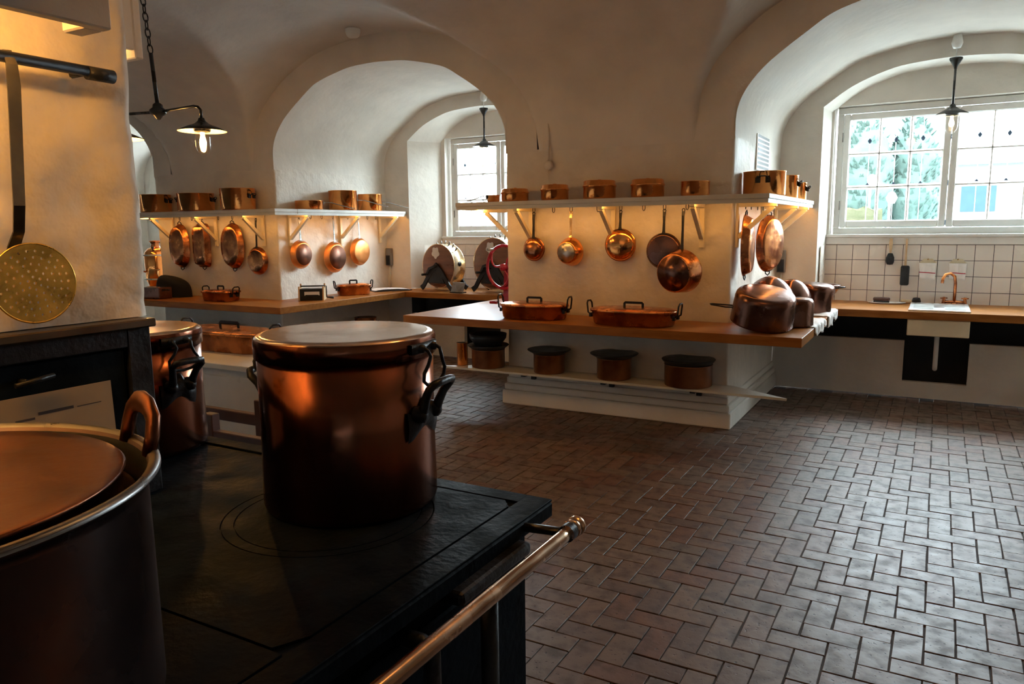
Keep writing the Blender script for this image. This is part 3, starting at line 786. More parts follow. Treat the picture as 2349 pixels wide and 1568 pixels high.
def boxpan():
    t = thing('box_pan', 'dull copper box pan at the left end of the left worktop', 'pan', (-7.80, 5.50, WZ), .05)
    MB().prism([(-.18, -.09), (.18, -.09), (.18, .09), (-.18, .09)], 0, .13).build('body', copper_old, t, bevel=.008)
    MB().tube([(.178, -.04, .09), (.20, -.04, .10), (.21, 0, .105), (.20, .04, .10), (.178, .04, .09)], .006).build('handle', iron, t)
    t = thing('felt_cover', 'black rounded felt cover behind the box pan on the left worktop', 'cover', (-7.79, 5.735, WZ), .1)
    b = MB()
    def f(u, v):
        a = 2*pi*u; q = pi/2*v
        r = max(0, cos(q))**.45
        return Vector((.25*r*cos(a)*(1+.05*sin(3*a)), .13*r*sin(a), (.23-.05*r*cos(a))*sin(q)**.7))
    b.grid(f, 32, 12); b.build('body', black_cloth, t, weld=True)
boxpan()
def urn():
    t = thing('copper_urn', 'copper tea urn with taps standing behind the left pillar', 'urn', (-8.60, 6.12, WZ), .0)
    b = MB(); b.lathe([(0, .04), (.10, .04), (.11, .10), (.135, .16), (.14, .46), (.13, .50), (.09, .545), (.055, .56)], 36); b.build('body', copper, t)
    b = MB(); b.lathe([(.06, .555), (.045, .60), (.062, .625), (.07, .64), (.06, .645), (0, .645)], 28); b.build('chimney', copper_pan, t)
    b = MB(); b.lathe([(.142, .155), (.155, .165), (.142, .175)], 36); b.lathe([(.142, .455), (.152, .465), (.142, .475)], 36); b.build('band', tin, t)
    for a in (-.9, .2, 2.4):
        MB().lathe([(.006, .50), (.006, .545), (.016, .55), (.018, .565), (0, .575)], 10, R(a, 'Z') @ T(.11, 0, 0)).build('knob', iron, t)
    for a in (-1.9, -.6):
        q = MB(); q.tube([(.135, 0, .26), (.19, 0, .27), (.215, 0, .25), (.22, 0, .20)], .011, 10, m=R(a, 'Z')); q.box(.185, .20, -.03, .03, .285, .297, R(a, 'Z')); q.tube([(.192, 0, .27), (.192, 0, .29)], .005, 6, m=R(a, 'Z')); q.build('tap', brass, t)
    for a in (0, pi/2, pi, 3*pi/2):
        MB().lathe([(.012, 0), (.022, .005), (.018, .02), (.010, .045)], 10, R(a+.4, 'Z') @ T(.09, 0, 0)).build('foot', copper_pan, t)
urn()
def mill():
    t = thing('hand_mill', 'black box mill with wooden frame and side crank on the left worktop', 'mill', (-5.93, 6.08, WZ), .62)
    MB().box(-.12, .12, -.085, .085, 0, .125).build('housing', iron, t, bevel=.004)
    MB().box(-.07, .09, -.092, -.0855, .055, .095).build('window', ceramic, t)
    MB().box(-.06, .08, -.096, -.0925, .050, .062).build('slot', iron, t)
    for s in (-1, 1): MB().prism([(-.10, 0), (.10, 0), (.075, .165), (.045, .175), (.03, .13), (-.03, .13), (-.045, .15), (-.075, .15)], s*.128-.008, s*.128+.008, R(pi/2, 'Z') @ R(pi/2, 'X')).build('side_frame', wood_pale, t)
    MB().tube([(-.12, 0, .15), (.14, 0, .15)], .008, 8).build('roller', iron, t)
    q = MB(); q.tube([(.136, 0, .15), (.152, 0, .15), (.155, -.02, .03)], .006, 8); q.tube([(.155, -.02, .03), (.23, -.02, .022)], [.008, .014], 10); q.build('crank', iron, t)
mill()
def papers():
    t = thing('open_folder', 'open folder of white papers on the left worktop near the corner', 'folder', (-5.93, 7.42, WZ), 1.0)
    MB().box(-.24, .24, -.15, .15, 0, .010).build('cover', iron, t, bevel=.002)
    b = MB(); b.grid(lambda u, v: Vector((-.225+.45*u, -.14+.28*v, .013+.018*abs(sin(pi*u*1.0))**.6*(1-.5*u))), 16, 4); b.grid(lambda u, v: Vector((-.225+.45*u, -.14+.28*v, .011)), 2, 1); b.build('sheet', paper, t)
    b = MB(); b.grid(lambda u, v: Vector((.03+.16*u, -.10+.006*v+.12*u, .034-.010*u)), 6, 1); b.build('ribbon', red_band, t)
papers()
# ---------------------------------------------------------------- drum knife cleaners
def knife_cleaner(label, x, y, r, dep, rz, cz):
    t = thing('knife_cleaner', label, 'machine', (x, y, WZ+.017), rz)
    m = T(0, 0, cz) @ R(pi/2, 'X')       # axis -> -y (front)
    b = MB(); b.lathe([(0, dep/2+.006), (r*.93, dep/2+.004), (r*.97, dep/2)], 56, m); b.lathe([(0, -dep/2-.006), (r*.97, -dep/2)], 56, m); b.build('drum_face', wood_drum, t)
    b = MB(); b.lathe([(r*.97, dep/2-.002), (r, dep/2), (r, dep/2-.012), (r*.985, dep/2-.014), (r*.985, -dep/2+.014), (r, -dep/2+.012), (r, -dep/2), (r*.97, -dep/2)], 56, m); b.build('drum_band', brass_pale, t)
    for k in range(7):
        a = pi/2+(k-3.2)*.235
        q = MB(); q.tube([(r*cos(a), dep*.12, cz+r*sin(a)-.004), ((r+.038)*cos(a), dep*.12, cz+(r+.038)*sin(a))], [.011, .008], 8); q.build('knife_slot', steel, t)
    MB().lathe([(0, 0), (.03, 0), (.03, .004), (0, .005)], 16, T(r*.985*cos(.1), 0, cz+r*.1) @ R(pi/2, 'Y')).build('band_hole', iron, t)
    # shield badge
    P = []
    for i in range(40):
        a = 2*pi*i/40; q = 1+.13*cos(5*a-pi/2*5+pi); P.append((.060*q*cos(a), .066*q*sin(a)))
    MB().prism(P, 0, .005, T(-.03, -dep/2-.006, cz+r*.60) @ R(pi/2, 'X')).build('badge', paper, t)
    # cast iron stand: two legged frames and the crank
    for s in (-1, 1):
        q = MB()
        yy = s*(dep/2+.035)
        q.strap([(-r*.95, yy, .012), (-r*.78, yy, .05), (-r*.60, yy, cz*.42), (-r*.28, yy, cz*.78), (0, yy, cz), (r*.28, yy, cz*.78), (r*.60, yy, cz*.42), (r*.78, yy, .05), (r*.95, yy, .012)], [.06, .05, .05, .06, .09, .06, .05, .05, .06], .022, ref=Vector((0, 1, 0)))
        q.prism([(-r*.52, .28*cz), (r*.52, .28*cz), (r*.20, .80*cz), (-r*.20, .80*cz)], -.008, .008, T(0, yy, 0) @ R(pi/2, 'X'))
        q.build('stand', iron, t)
    q = MB(); q.tube([(0, -dep/2-.07, cz), (0, dep/2+.07, cz)], .016, 10); q.build('axle', iron, t)
    q = MB(); q.strap([(0, -dep/2-.065, cz), (-.09, -dep/2-.068, cz-.03), (-.13, -dep/2-.068, cz-.10)], .03, .014, ref=Vector((0, 1, 0))); q.tube([(-.13, -dep/2-.066, cz-.10), (-.13, -dep/2-.15, cz-.10)], .014, 10); q.build('crank', iron, t)
    return t
brass_pale = mat('pale_brass_band', (.80, .62, .40), .28, .9, var=.1, vs=8)
knife_cleaner('smaller round wooden drum knife cleaner at the left under the window', -5.30, 7.70, .27, .20, -.16, .285)
knife_cleaner('larger round wooden drum knife cleaner behind the red wheel', -4.52, 7.70, .305, .20, -.16, .325)
def plate_stand():
    t = thing('plaque', 'small slanted dark plaque standing between the two knife cleaners', 'plaque', (-4.93, 7.42, WZ), -.2)
    MB().box(-.10, .10, -.006, .006, 0, .125, T(0, 0, .005) @ R(-.35, 'X')).build('plate', grey_plate, t, bevel=.003)
    MB().box(-.09, .09, -.03, .07, 0, .012).build('base', iron, t)
grey_plate = mat('slate_plate', (.16, .18, .20), .3)
plate_stand()
def slicer():
    t = thing('slicing_machine', 'red hand-cranked slicing machine with flywheel beside the middle pillar', 'machine', (-3.78, 6.55, WZ), -.15)
    q = MB(); cz = .365; r = .215
    q.tube([(r*cos(a*pi/20), 0, cz+r*sin(a*pi/20)) for a in range(40)], .016, 10, closed=True); w = q.build('flywheel', red_paint, t)
    for k in range(3):
        a = k*2*pi/3+.5
        pts = []
        for i in range(9):
            u = i/8; aa = a+.9*sin(pi*u)*(1-u*.4)-.2; pts.append((r*u*cos(aa), 0, cz+r*u*sin(aa)))
        MB().tube(pts, [.014-.004*sin(pi*i/8) for i in range(9)], 8).build('spoke', red_paint, w)
    MB().lathe([(0, .03), (.035, .028), (.035, -.028), (0, -.03)], 20, T(0, 0, cz) @ R(pi/2, 'X')).build('hub', red_paint, w)
    MB().tube([(-r*.55, -.012, cz+r*.82), (-r*.55, -.11, cz+r*.82)], [.008, .014], 10).build('crank_handle', steel, w)
    MB().prism([(-.05, .0), (.05, .0), (.035, .20), (.025, cz), (-.025, cz), (-.035, .20)], -.02, .02, T(0, .05, 0) @ R(pi/2, 'X')).build('pedestal', red_paint, t, bevel=.006)
    b = MB(); b.box(-.06, .30, .02, .30, .02, .09); b.build('bed', red_paint, t, bevel=.012)
    for x_, y_ in ((-.10, -.03), (-.04, .28), (.28, .04), (.28, .28)):
        MB().prism([(-.045, -.03), (.045, -.03), (.025, .03), (-.025, .03)], 0, .022, T(x_, y_, 0)).build('foot', red_paint, t)
    q = MB(); q.lathe([(0, .02), (.15, .012), (.155, 0), (0, -.01)], 36, T(.16, .13, .30) @ R(pi/2, 'X')); q.build('blade', steel, t)
    MB().tube([(.16, .20, .09), (.16, .20, .30)], .02, 10).build('blade_post', red_paint, t)
slicer()
# ---------------------------------------------------------------- upturned pots on the worktop at the right
def upturned(label, x, y, z, r, h, rt=None, rot=(0, 0, 0), handle=None, group='brown copper vessels drying upside down'):
    t = thing('upturned_pot', label, 'pot', (x, y, z), 0, group, rot=rot)
    rt = rt or r*.94; b = MB()
    b.lathe([(r-.004, 0), (r+.003, 0), (r+.002, .008), (r*.995, h*.35), (rt+.006, h-.05), (rt, h-.022), (rt-.012, h-.006), (rt-.034, h), (0, h+.002), (0, h-.004), (rt-.036, h-.005), (rt-.01, h-.03), (r-.005, 0)], 48); b.build('body', copper_old, t)
    if handle == 'long':
        q = MB(); q.tube([(-r+.002, -.02, .05), (-r-.06, -.03, .035), (-r-.19, -.012, .012), (-r-.205, 0, .01), (-r-.19, .012, .012), (-r-.06, .03, .035), (-r+.002, .02, .05)], .006, 8, m=R(-.25, 'Z')); q.build('handle', iron, t)
    return t
upturned('nearest upturned brown copper pot, tilted, at the worktop corner', -1.085, 5.60, WZ+.064, .218, .225, .205, (radians(12), radians(10), 0), 'long')
def dome(label, x, y, z, r, h, rot, loops, band):
    t = thing('upturned_bowl', label, 'bowl', (x, y, z), 0, 'brown copper vessels drying upside down', rot=rot)
    P = [(r*cos(a), h*sin(a)) for a in [pi/2*i/14 for i in range(15)]]
    if band: P = [(r+.012, 0), (r+.012, .006), (r+.002, .012), (r+.002, .085), (r+.008, .088), (r+.006, .094)]+[(q, .094+w_*(h-.094)/h) for q, w_ in P]
    else: P = [(r+.006, 0), (r+.006, .008)]+P
    MB().lathe(P, 48).build('body', copper_old, t)
    if loops:
        for s in (1,):
            q = MB(); a = .42
            c = Vector((r*cos(a), 0, h*sin(a))); q.tube([c+Vector((-.01, -.03, .0)), c+Vector((.03, -.03, .025)), c+Vector((.055, -.02, .0)), c+Vector((.06, 0, -.035)), c+Vector((.055, .02, 0)), c+Vector((.03, .03, .025)), c+Vector((-.01, .03, 0))], .008, 8, m=R(-.5, 'Z')); q.build('handle', steel, t)
    return t
dome('tall upturned copper bowl with ring handle behind the nearest pot', -1.15, 6.20, WZ+.008, .225, .345, (0, radians(2), 0), True, False)
dome('domed copper cover with a bottom band behind the small upturned pot', -1.05, 6.64, WZ, .165, .305, (0, 0, 0), False, True)
upturned('small straight upturned copper pot with a flat top in front of the domed cover', -.90, 5.925, WZ+.008, .125, .205, .122)
upturned('upturned copper pot nearest the sink, tapering downwards', -.91, 6.93, WZ+.017, .138, .235, .145, (radians(3), radians(6), 0))
def small_stuff():
    t = thing('pan_lid', 'flat brown copper lid lying under the edge of the small upturned pot', 'lid', (-.97, 5.95, WZ))
    MB().lathe([(0, .001), (.148, .001), (.150, .004), (.143, .006), (0, .007)], 40).build('plate', copper_old, t)
    t = thing('flared_bowl', 'flared copper bowl with side handle at the sink end of the worktop', 'bowl', (-.90, 7.25, WZ), -.45)
    MB().lathe([(0, 0), (.055, 0), (.07, .02), (.115, .13), (.165, .205), (.172, .215), (.168, .222), (.158, .21), (.108, .132), (.062, .022), (0, .008)], 40).build('body', copper_old, t)
    q = MB(); q.tube([(.165, -.04, .20), (.20, -.035, .205), (.225, -.015, .207), (.225, .015, .207), (.20, .035, .205), (.165, .04, .20)], .007, 8); q.build('handle', iron, t)
    t = thing('jar_lid', 'small shiny steel jar lid on the worktop edge beside the small pot', 'lid', (-.845, 6.15, WZ+.004))
    MB().lathe([(0, .03), (.018, .03), (.022, .026), (.022, .010), (.036, .008), (.040, .003), (.038, 0), (0, 0)], 24).build('cap', steel_lid, t)
    for k, (y0, y1, wdt, dn, lab) in enumerate(((5.86, 6.45, .13, .085, 'crumpled white linen cloth hanging over the worktop edge beside the small pot'), (6.62, 7.22, .16, .10, 'white linen cloth hanging over the far worktop corner by the sink'))):
        b = MB()
        def f(u, v, y0=y0, y1=y1, wdt=wdt, dn=dn, k=k):
            y = y0+(y1-y0)*u; s = v*(wdt+dn*(.45+.55*abs(sin(7*u+k*2))))
            n_ = noise.noise(Vector((u*9, v*4, k*5)))
            if s < wdt: return Vector((-.757-wdt+s, y, WZ+.005+.012*abs(n_)+.006*abs(sin(u*22))))
            return Vector((-.751+.012*abs(n_)+.008*sin(u*20), y, WZ+.005-(s-wdt)))
        b.grid(f, 40, 14); o = b.build('linen_cloth', cloth, recalc=False)
        d = o.modifiers.new('s', 'SOLIDIFY'); d.thickness = .003; d.offset = 1
        tag(o, lab, 'cloth')
small_stuff()
# ---------------------------------------------------------------- lower shelf pots
G6 = 'copper pots with wide black lids on the lower shelf'
def lidpot(label, x, y, z, r, h, rl):
    t = thing('lidded_pot', label, 'pot', (x, y, z), 0, G6)
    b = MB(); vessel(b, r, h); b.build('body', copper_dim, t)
    b = MB(); b.lathe([(r-.01, h-.004), (rl, h+.030), (rl+.004, h+.036), (rl, h+.040), (rl*.8, h+.036), (0, h+.030)], 40); b.build('lid', tin_dark, t)
    q = MB(); q.box(-.012, .012, r-.004, r+.01, h*.55, h*.8); q.build('handle_lug', iron, t)
    return t
lz = .36
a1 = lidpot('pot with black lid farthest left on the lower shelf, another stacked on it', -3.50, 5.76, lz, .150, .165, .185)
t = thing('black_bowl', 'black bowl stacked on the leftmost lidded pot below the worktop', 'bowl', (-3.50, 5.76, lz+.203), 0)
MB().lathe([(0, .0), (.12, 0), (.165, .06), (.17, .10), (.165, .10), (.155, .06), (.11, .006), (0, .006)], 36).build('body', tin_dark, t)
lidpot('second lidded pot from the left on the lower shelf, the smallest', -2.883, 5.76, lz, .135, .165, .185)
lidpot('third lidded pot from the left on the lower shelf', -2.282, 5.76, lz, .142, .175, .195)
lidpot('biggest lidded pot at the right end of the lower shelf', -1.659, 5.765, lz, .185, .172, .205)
casserole('narrow tall copper pot at the left tip of the lower shelf', -3.755, 5.72, lz, .05, .21, 0, False, handles=None)
for k, (x, y, r, h) in enumerate(((-7.7, 5.78, .14, .16), (-7.0, 5.78, .13, .2), (-6.3, 5.78, .12, .18), (-5.98, 6.5, .14, .17), (-5.98, 7.0, .13, .2))):
    casserole(['copper pan in shade at the left under the left worktop', 'second copper pan in shade under the left worktop', 'copper pan in shade under the corner of the left worktop', 'copper pan in shade under the white side of the left worktop', 'copper pan in shade under the worktop near the rear counter'][k], x, y, .36, r, h, .4, False, group='pans below the left worktop', c=copper_pan)
# ---------------------------------------------------------------- sink area
def sink():
    t = thing('sink', 'white ceramic sink set into the wooden counter', 'sink', (.04, 7.70, WZ))
    b = MB(); b.box(-.235, .235, -.335, .33, 0, .018); b.build('rim', ceramic, t, bevel=.008, seg=2)
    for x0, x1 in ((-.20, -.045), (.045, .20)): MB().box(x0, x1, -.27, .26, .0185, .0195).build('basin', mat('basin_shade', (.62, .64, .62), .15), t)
    MB().box(-.04, .04, -.10, .10, .019, .021).build('drain_plate', steel, t)
    MB().box(-.235, .235, -.36, -.02, -.21, -WTH-.002).build('apron', cream_paint, t, bevel=.006)
    q = MB(); q.tube([(0, -.12, -.21), (0, -.12, -.48), (0, -.10, -.53), (0, -.02, -.545), (0, .12, -.545)], .02, 12); q.build('drain_pipe', ceramic, t)
    t = thing('faucet', 'copper gooseneck faucet with two cross taps behind the sink', 'faucet', (.16, 8.08, WZ))
    q = MB(); q.tube([(0, 0, .012), (0, 0, .20), (-.01, -.01, .265), (-.045, -.04, .295), (-.085, -.07, .285), (-.105, -.085, .245), (-.108, -.088, .205)], .013, 12); q.build('spout', copper_pan, t)
    MB().lathe([(.018, 0), (.03, .002), (.03, .012), (.016, .02)], 20).build('base', copper_pan, t)
    MB().tube([(-.085, 0, .028), (.085, 0, .028)], .014, 12).build('bridge', copper_pan, t)
    for s in (-1, 1):
        q = MB(); q.lathe([(.013, 0), (.018, .01), (.013, .05), (.01, .07), (0, .072)], 12, T(s*.085, 0, .002)); q.tube([(s*.085-.028, -.01, .062), (s*.085+.028, .01, .062)], .006, 8); q.tube([(s*.085+.01, -.028, .062), (s*.085-.01, .028, .062)], .006, 8); q.build('tap_handle', copper_pan, t)
    # hanging brushes
    t = thing('dish_brush', 'round black brush with wooden handle hanging on the tiles', 'brush', (-.40, 8.165, 1.44))
    MB().strap([(0, 0, .025), (0, 0, -.03), (0, 0, -.125)], [.024, .032, .016], .012, ref=Vector((0, 1, 0))).build('handle', wood_pale, t)
    b = MB(); b.lathe([(0, .075), (.02, .07), (.036, .03), (.036, -.01), (.026, -.036), (0, -.04)], 20, T(0, 0, -.19)); b.build('bristle_head', black, t)
    t = thing('bottle_brush', 'long black brush with long wooden handle hanging beside the round brush', 'brush', (-.265, 8.165, 1.44))
    MB().strap([(0, 0, .02), (0, 0, -.10), (0, 0, -.22), (0, 0, -.25)], [.018, .016, .02, .03], .012, ref=Vector((0, 1, 0))).build('handle', wood_pale, t)
    MB().box(-.038, .038, -.025, .025, -.425, -.235).build('bristle_head', black, t, bevel=.015, seg=2)
    for x, lab, w in ((-.077, 'left folded white towel with a red stripe hanging on the tiles', 0), (.168, 'right folded white towel with a red stripe hanging behind the faucet', .004)):
        t = thing('hand_towel', lab, 'towel', (x, 8.185, 1.262), 0, 'towels on the tiled wall')
        MB().prism([(-.035, .01), (.035, .01), (.072, -.03), (-.072, -.03)], -.002, .002, R(pi/2, 'X')).build('holder', cream_paint, t)
        MB().tube([(0, 0, .006), (0, -.02, .004)], .007, 8).build('peg', brass, t)
        b = MB(); b.grid(lambda u, v: Vector(((u-.5)*(.142-.02*v), -.016-.010*sin(u*6.0)**2-.006*v, -.03-.145*v-.012*u*v)), 14, 8); o = b.build('cloth', towel_m, t, recalc=False); d = o.modifiers.new('s', 'SOLIDIFY'); d.thickness = .012
        b = MB(); b.grid(lambda u, v: Vector(((u-.5)*.134, -.0265-.010*sin(u*6.0)**2-.014, -.112-.008*v-.008*u)), 14, 1); o = b.build('stripe', red_band, t, recalc=False)
    t = thing('soap_tray', 'small soap tray left of the sink', 'tray', (-.40, 7.99, WZ))
    MB().lathe([(0, .0), (.09, 0), (.125, .014), (.12, .016), (.088, .004), (0, .004)], 32, None, 1.35, .7).build('dish', ceramic, t)
    t = thing('scrub_brush', 'dark brown scrubbing brush lying on the soap tray', 'brush', (-.43, 7.985, WZ+.0042))
    MB().box(-.085, .06, -.028, .028, .022, .055).build('back', wood_dark, t, bevel=.008); MB().box(-.08, .055, -.025, .025, 0, .022).build('bristles', black, t)
    t = thing('scouring_pad', 'brown scouring pad with tuft between the soap tray and the sink', 'brush', (-.235, 8.085, WZ))
    MB().box(-.05, .05, -.03, .03, 0, .035).build('back', wood_pale, t, bevel=.012, seg=2)
    MB().lathe([(0, .06), (.03, .055), (.04, .02), (.03, 0), (0, 0)], 16, T(.085, 0, 0)).build('tuft', black, t)
sink()
# ---------------------------------------------------------------- wall fittings
def fittings():
    t = thing('vent_grille', 'slotted white vent grille on the white side of the middle pillar', 'vent', (PB1+.002, 6.93, 2.215), pi/2)
    MB().box(-.26, .26, -.012, 0, -.15, .15).build('frame', white_paint, t, bevel=.003)
    for k in range(8):
        z = -.132+.0365*k
        MB().box(-.235, .235, -.0135, -.010, z, z+.022).build('slot', vent_m, t)
    for x, cx_, lab in ((PB1, 'r', 'grey switch box on the wall strip by the large window'), (PA1, 'l', 'grey switch box on the wall strip by the small window')):
        t = thing('switch_box', lab, 'box', (x+.055, YS-.004, 1.25))
        MB().box(-.04, .04, -.055, 0, -.11, .11).build('case', grey_box, t, bevel=.006)
        MB().box(-.03, .03, -.060, -.0555, -.10, .02).build('cover', iron, t)
        MB().tube([(0, -.02, -.11), (0, -.02, -.40)], .008, 8).build('conduit', shelf_paint, t)
    t = thing('junction_box', 'round cable junction box painted over on the middle pillar', 'box', (-2.954, YF-.018, 2.128))
    MB().lathe([(0, .026), (.030, .024), (.038, .016), (.040, 0)], 24, R(pi/2, 'X')).build('cover', plaster_rough, t)
    MB().tube([(0, -.008, -.04), (0, -.008, -.30)], .006, 8).build('cable', plaster_rough, t)
    MB().tube([(0, -.008, .04), (0, -.008, .36), (-.01, -.008, .405), (-.135, -.008, .408), (-.148, -.008, .44)], .009, 8).build('conduit', plaster_rough, t)
    t = thing('smoke_detector', 'small white smoke detector on the vault above the left niche', 'detector', (-4.90, 5.72, 3.425), rot=(0, 0, 0))
    MB().lathe([(.07, .03), (.07, 0), (.06, -.03), (.045, -.045), (0, -.05)], 28).build('case', white_paint, t)
fittings()
# ---------------------------------------------------------------- lamps
def lampshade(parent, x, y, z, r, lit, first):
    """z = rim plane of the shade"""
    m = T(x, y, z)
    s = MB(); s.lathe([(.018, .085), (.026, .065), (.05, .045), (r*.6, .028), (r, 0), (r, -.004), (r*.6, .022), (.05, .038)], 40, m); sh = s.build('lamp_shade', shade_m, parent)
    s = MB(); s.lathe([(.055, .030), (r*.6, .0195), (r-.003, -.004)], 40, m); s.build('reflector', shade_in, sh)
    s = MB(); s.lathe([(0, .04), (.056, .04), (.056, .0), (.050, -.006)], 24, m); s.build('collar', shade_m, parent)
    s = MB(); s.lathe([(.050, 0), (.050, -.10), (.044, -.13), (.028, -.152), (0, -.16)], 28, m); s.build('glass_jar', jar_glass, parent)
    s = MB(); s.lathe([(0, -.01), (.014, -.012), (.013, -.035), (.020, -.062), (.023, -.082), (.017, -.100), (0, -.108)], 20, m); s.build('bulb', bulb_m if lit else bulb_dim, parent)
def chandelier():
    hx, hy, hz = -4.85, 3.56, 2.435
    t = thing('chandelier', 'two armed black hanging lamp with glass jar bulbs on a chain', 'lamp', (hx, hy, hz))
    a = Vector((.42, .02, 0)); zr = -.155
    b = MB(); b.tube([(0, 0, .03), (-.03, 0, .40)], .014, 10); b.build('stem', shade_m, t)
    b = MB(); b.lathe([(0, -.055), (.014, -.05), (.03, -.028), (.055, -.012), (.058, .012), (.035, .03), (.032, .05), (.018, .062)], 20); b.build('hub', shade_m, t)
    for s in (1, -1):
        d = a*s; q = MB(); q.tube([(0, 0, 0), d*.85+Vector((0, 0, .012)), d*.94+Vector((0, 0, .004)), d+Vector((0, 0, -.02)), d+Vector((0, 0, zr+.08))], .010, 10); q.build('arm', shade_m, t)
        lampshade(t, d.x, d.y, zr, .16, True, s == 1)
    # chain
    top = Vector((-.135, .02, 1.11)); bot = Vector((-.03, 0, .40)); n = 13
    for k in range(n):
        p = bot+(top-bot)*((k+.5)/n); L = (top-bot).length/n*.62; w = .017
        pts = [Vector((w*cos(u*pi/6), 0, L*sin(u*pi/6))) for u in range(12)]
        q = (top-bot).to_track_quat('Z', 'Y').to_matrix().to_4x4()
        MB().tube(pts, .0045, 6, closed=True, m=Matrix.Translation(p) @ q @ R(pi/2*(k % 2), 'Z')).build('chain_link', shade_m, t)
chandelier()
def pendant(x, y, ztop, zshade, label):
    t = thing('pendant_lamp', label, 'lamp', (x, y, zshade), 0)
    b = MB(); b.lathe([(0, ztop-zshade), (.05, ztop-zshade), (.052, ztop-zshade-.012), (.03, ztop-zshade-.05), (.016, ztop-zshade-.075), (.012, ztop-zshade-.09)], 20); b.build('canopy', shade_m, t)
    b = MB(); b.tube([(0, 0, ztop-zshade-.08), (0, 0, .08)], .010, 10); b.build('stem', shade_m, t)
    b = MB(); b.tube([(0, 0, ztop-zshade), (0, 0, ztop-zshade+.10)], .004, 6); b.build('cord', white_paint, t)
    b = MB(); b.lathe([(0, .075), (.03, .07), (.045, .0), (.03, -.04), (0, -.045)], 20, T(.0, .0, ztop-zshade+.12)); b.build('ceiling_rose', white_paint, t)
    lampshade(t, 0, 0, 0, .135, False, True)
pendant(.03, 7.72, 2.998, 2.53, 'black pendant lamp with glass jar in front of the large window')
pendant(-4.70, 7.72, 2.98, 2.55, 'black pendant lamp in front of the small window')
#PART3
# ---------------------------------------------------------------- range
SX0, SX1, SY0, SY1, ST = -2.95, -.955, -.9, 1.93, .80
PC = Vector((-1.50, 1.665, ST))
def stove():
    t = thing('kitchen_range', 'large black cast iron kitchen range carrying the copper stockpots', 'stove', ((SX0+SX1)/2, (SY0+SY1)/2, 0))
    off = t.location.copy(); m = T(-off.x, -off.y, 0)
    MB().box(SX0+.05, SX1-.07, SY0+.03, SY1-.05, .06, .745, m).build('body', stove_iron, t)
    MB().box(SX0, SX1, SY0, SY1, .745, .793, m).build('top_slab', stove_iron, t, bevel=.006)
    b = MB()
    b.box(SX1-.083, SX1-.002, SY0, SY1-.002, .793, .80, m); b.box(SX0, SX1-.083, SY1-.066, SY1-.002, .793, .80, m)
    b.build('top_border', stove_iron, t, bevel=.0015)
    # inset plate with round hole, rings and centre disc
    x0, x1, y0, y1 = -2.05, SX1-.090, .95, SY1-.073
    rc, r0 = Vector((-1.47, 1.535)), .297
    n = 64; outer = []; inner = []
    for i in range(n):
        a = 2*pi*i/n; d = Vector((cos(a), sin(a)))
        k = min([((x1 if d.x > 0 else x0)-rc.x)/d.x if abs(d.x) > 1e-6 else 9e9, ((y1 if d.y > 0 else y0)-rc.y)/d.y if abs(d.y) > 1e-6 else 9e9])
        outer.append(rc+d*k); inner.append(rc+d*r0)
    b = MB(); vs = []
    for L, z in ((outer, .793), (outer, .7995), (inner, .7995), (inner, .793)): vs += [Vector((p.x, p.y, z)) for p in L]
    b.add([m @ v for v in vs], [(j*n+i, j*n+(i+1) % n, (j+1)*n+(i+1) % n, (j+1)*n+i) for j in range(3) for i in range(n)]); b.build('hotplate', stove_iron, t)
    for ra, rb in ((r0-.004, .262), (.258, 0)):
        MB().lathe([(ra, .793), (ra, .7995), (rb, .7995)]+([(rb, .793)] if rb else []), 64, m @ T(rc.x, rc.y, 0), smooth=False).build('cooking_ring', stove_iron, t)
    MB().box(-2.05, SX1-.090, SY0+.02, .942, .793, .7995, m).build('hotplate', stove_iron, t)
    # oven door and its bar, side face
    for ya, yb in ((.75, 1.80), (-.4, .65)):
        d = MB().box(SX1-.072, SX1-.052, ya, yb, .20, .66, m).build('oven_door', stove_iron, t, bevel=.006)
        MB().box(SX1-.05, SX1+.035, yb-.42, yb-.07, .715, .752, m).build('door_bar', iron, t, bevel=.012, seg=2)
    MB().tube([(SX1-.05, 1.24, .70), (SX1+.02, 1.24, .70), (SX1+.045, 1.24, .685), (SX1+.045, 1.24, .60)], .02, 12, m=m).build('valve_stub', iron, t)
    # brass rail
    rx, rz = -.822, .787
    b = MB(); b.tube([(rx, -.7+.4*k, rz) for k in range(7)]+[(rx, 1.785, rz)], .0185, 16, m=m); r = b.build('rail', rail_metal, t)
    b = MB(); b.lathe([(.0185, -.012), (.025, -.010), (.025, .004), (.021, .006), (.027, .012), (.028, .024), (.022, .036), (.010, .043), (0, .044)], 24, m @ T(rx, 1.785, rz) @ R(-pi/2, 'X')); b.build('rail_cap', rail_metal, r)
    for y in (1.755, .3, -.6):
        b = MB(); b.tube([(SX1-.01, y, rz-.012), (rx-.03, y, rz-.004), (rx, y, rz)], .013, 10, m=m); b.lathe([(.024, -.014), (.024, .014)], 20, m @ T(rx, y, rz) @ R(-pi/2, 'X')); b.build('rail_bracket', iron, t)
    for x, y in ((-.868, 1.415), (-.868, 1.02)):
        b = MB(); b.tube([(x, y, 0), (x, y, .745)], .0215, 14, m=m); b.lathe([(.03, 0), (.03, .02), (.0215, .03)], 14, m @ T(x, y, 0)); b.build('post', iron, t)
    for x in (SX0+.1, SX1-.12):
        for y in (SY0+.1, SY1-.12): MB().box(x-.04, x+.04, y-.04, y+.04, 0, .06, m).build('foot', iron, t)
stove()
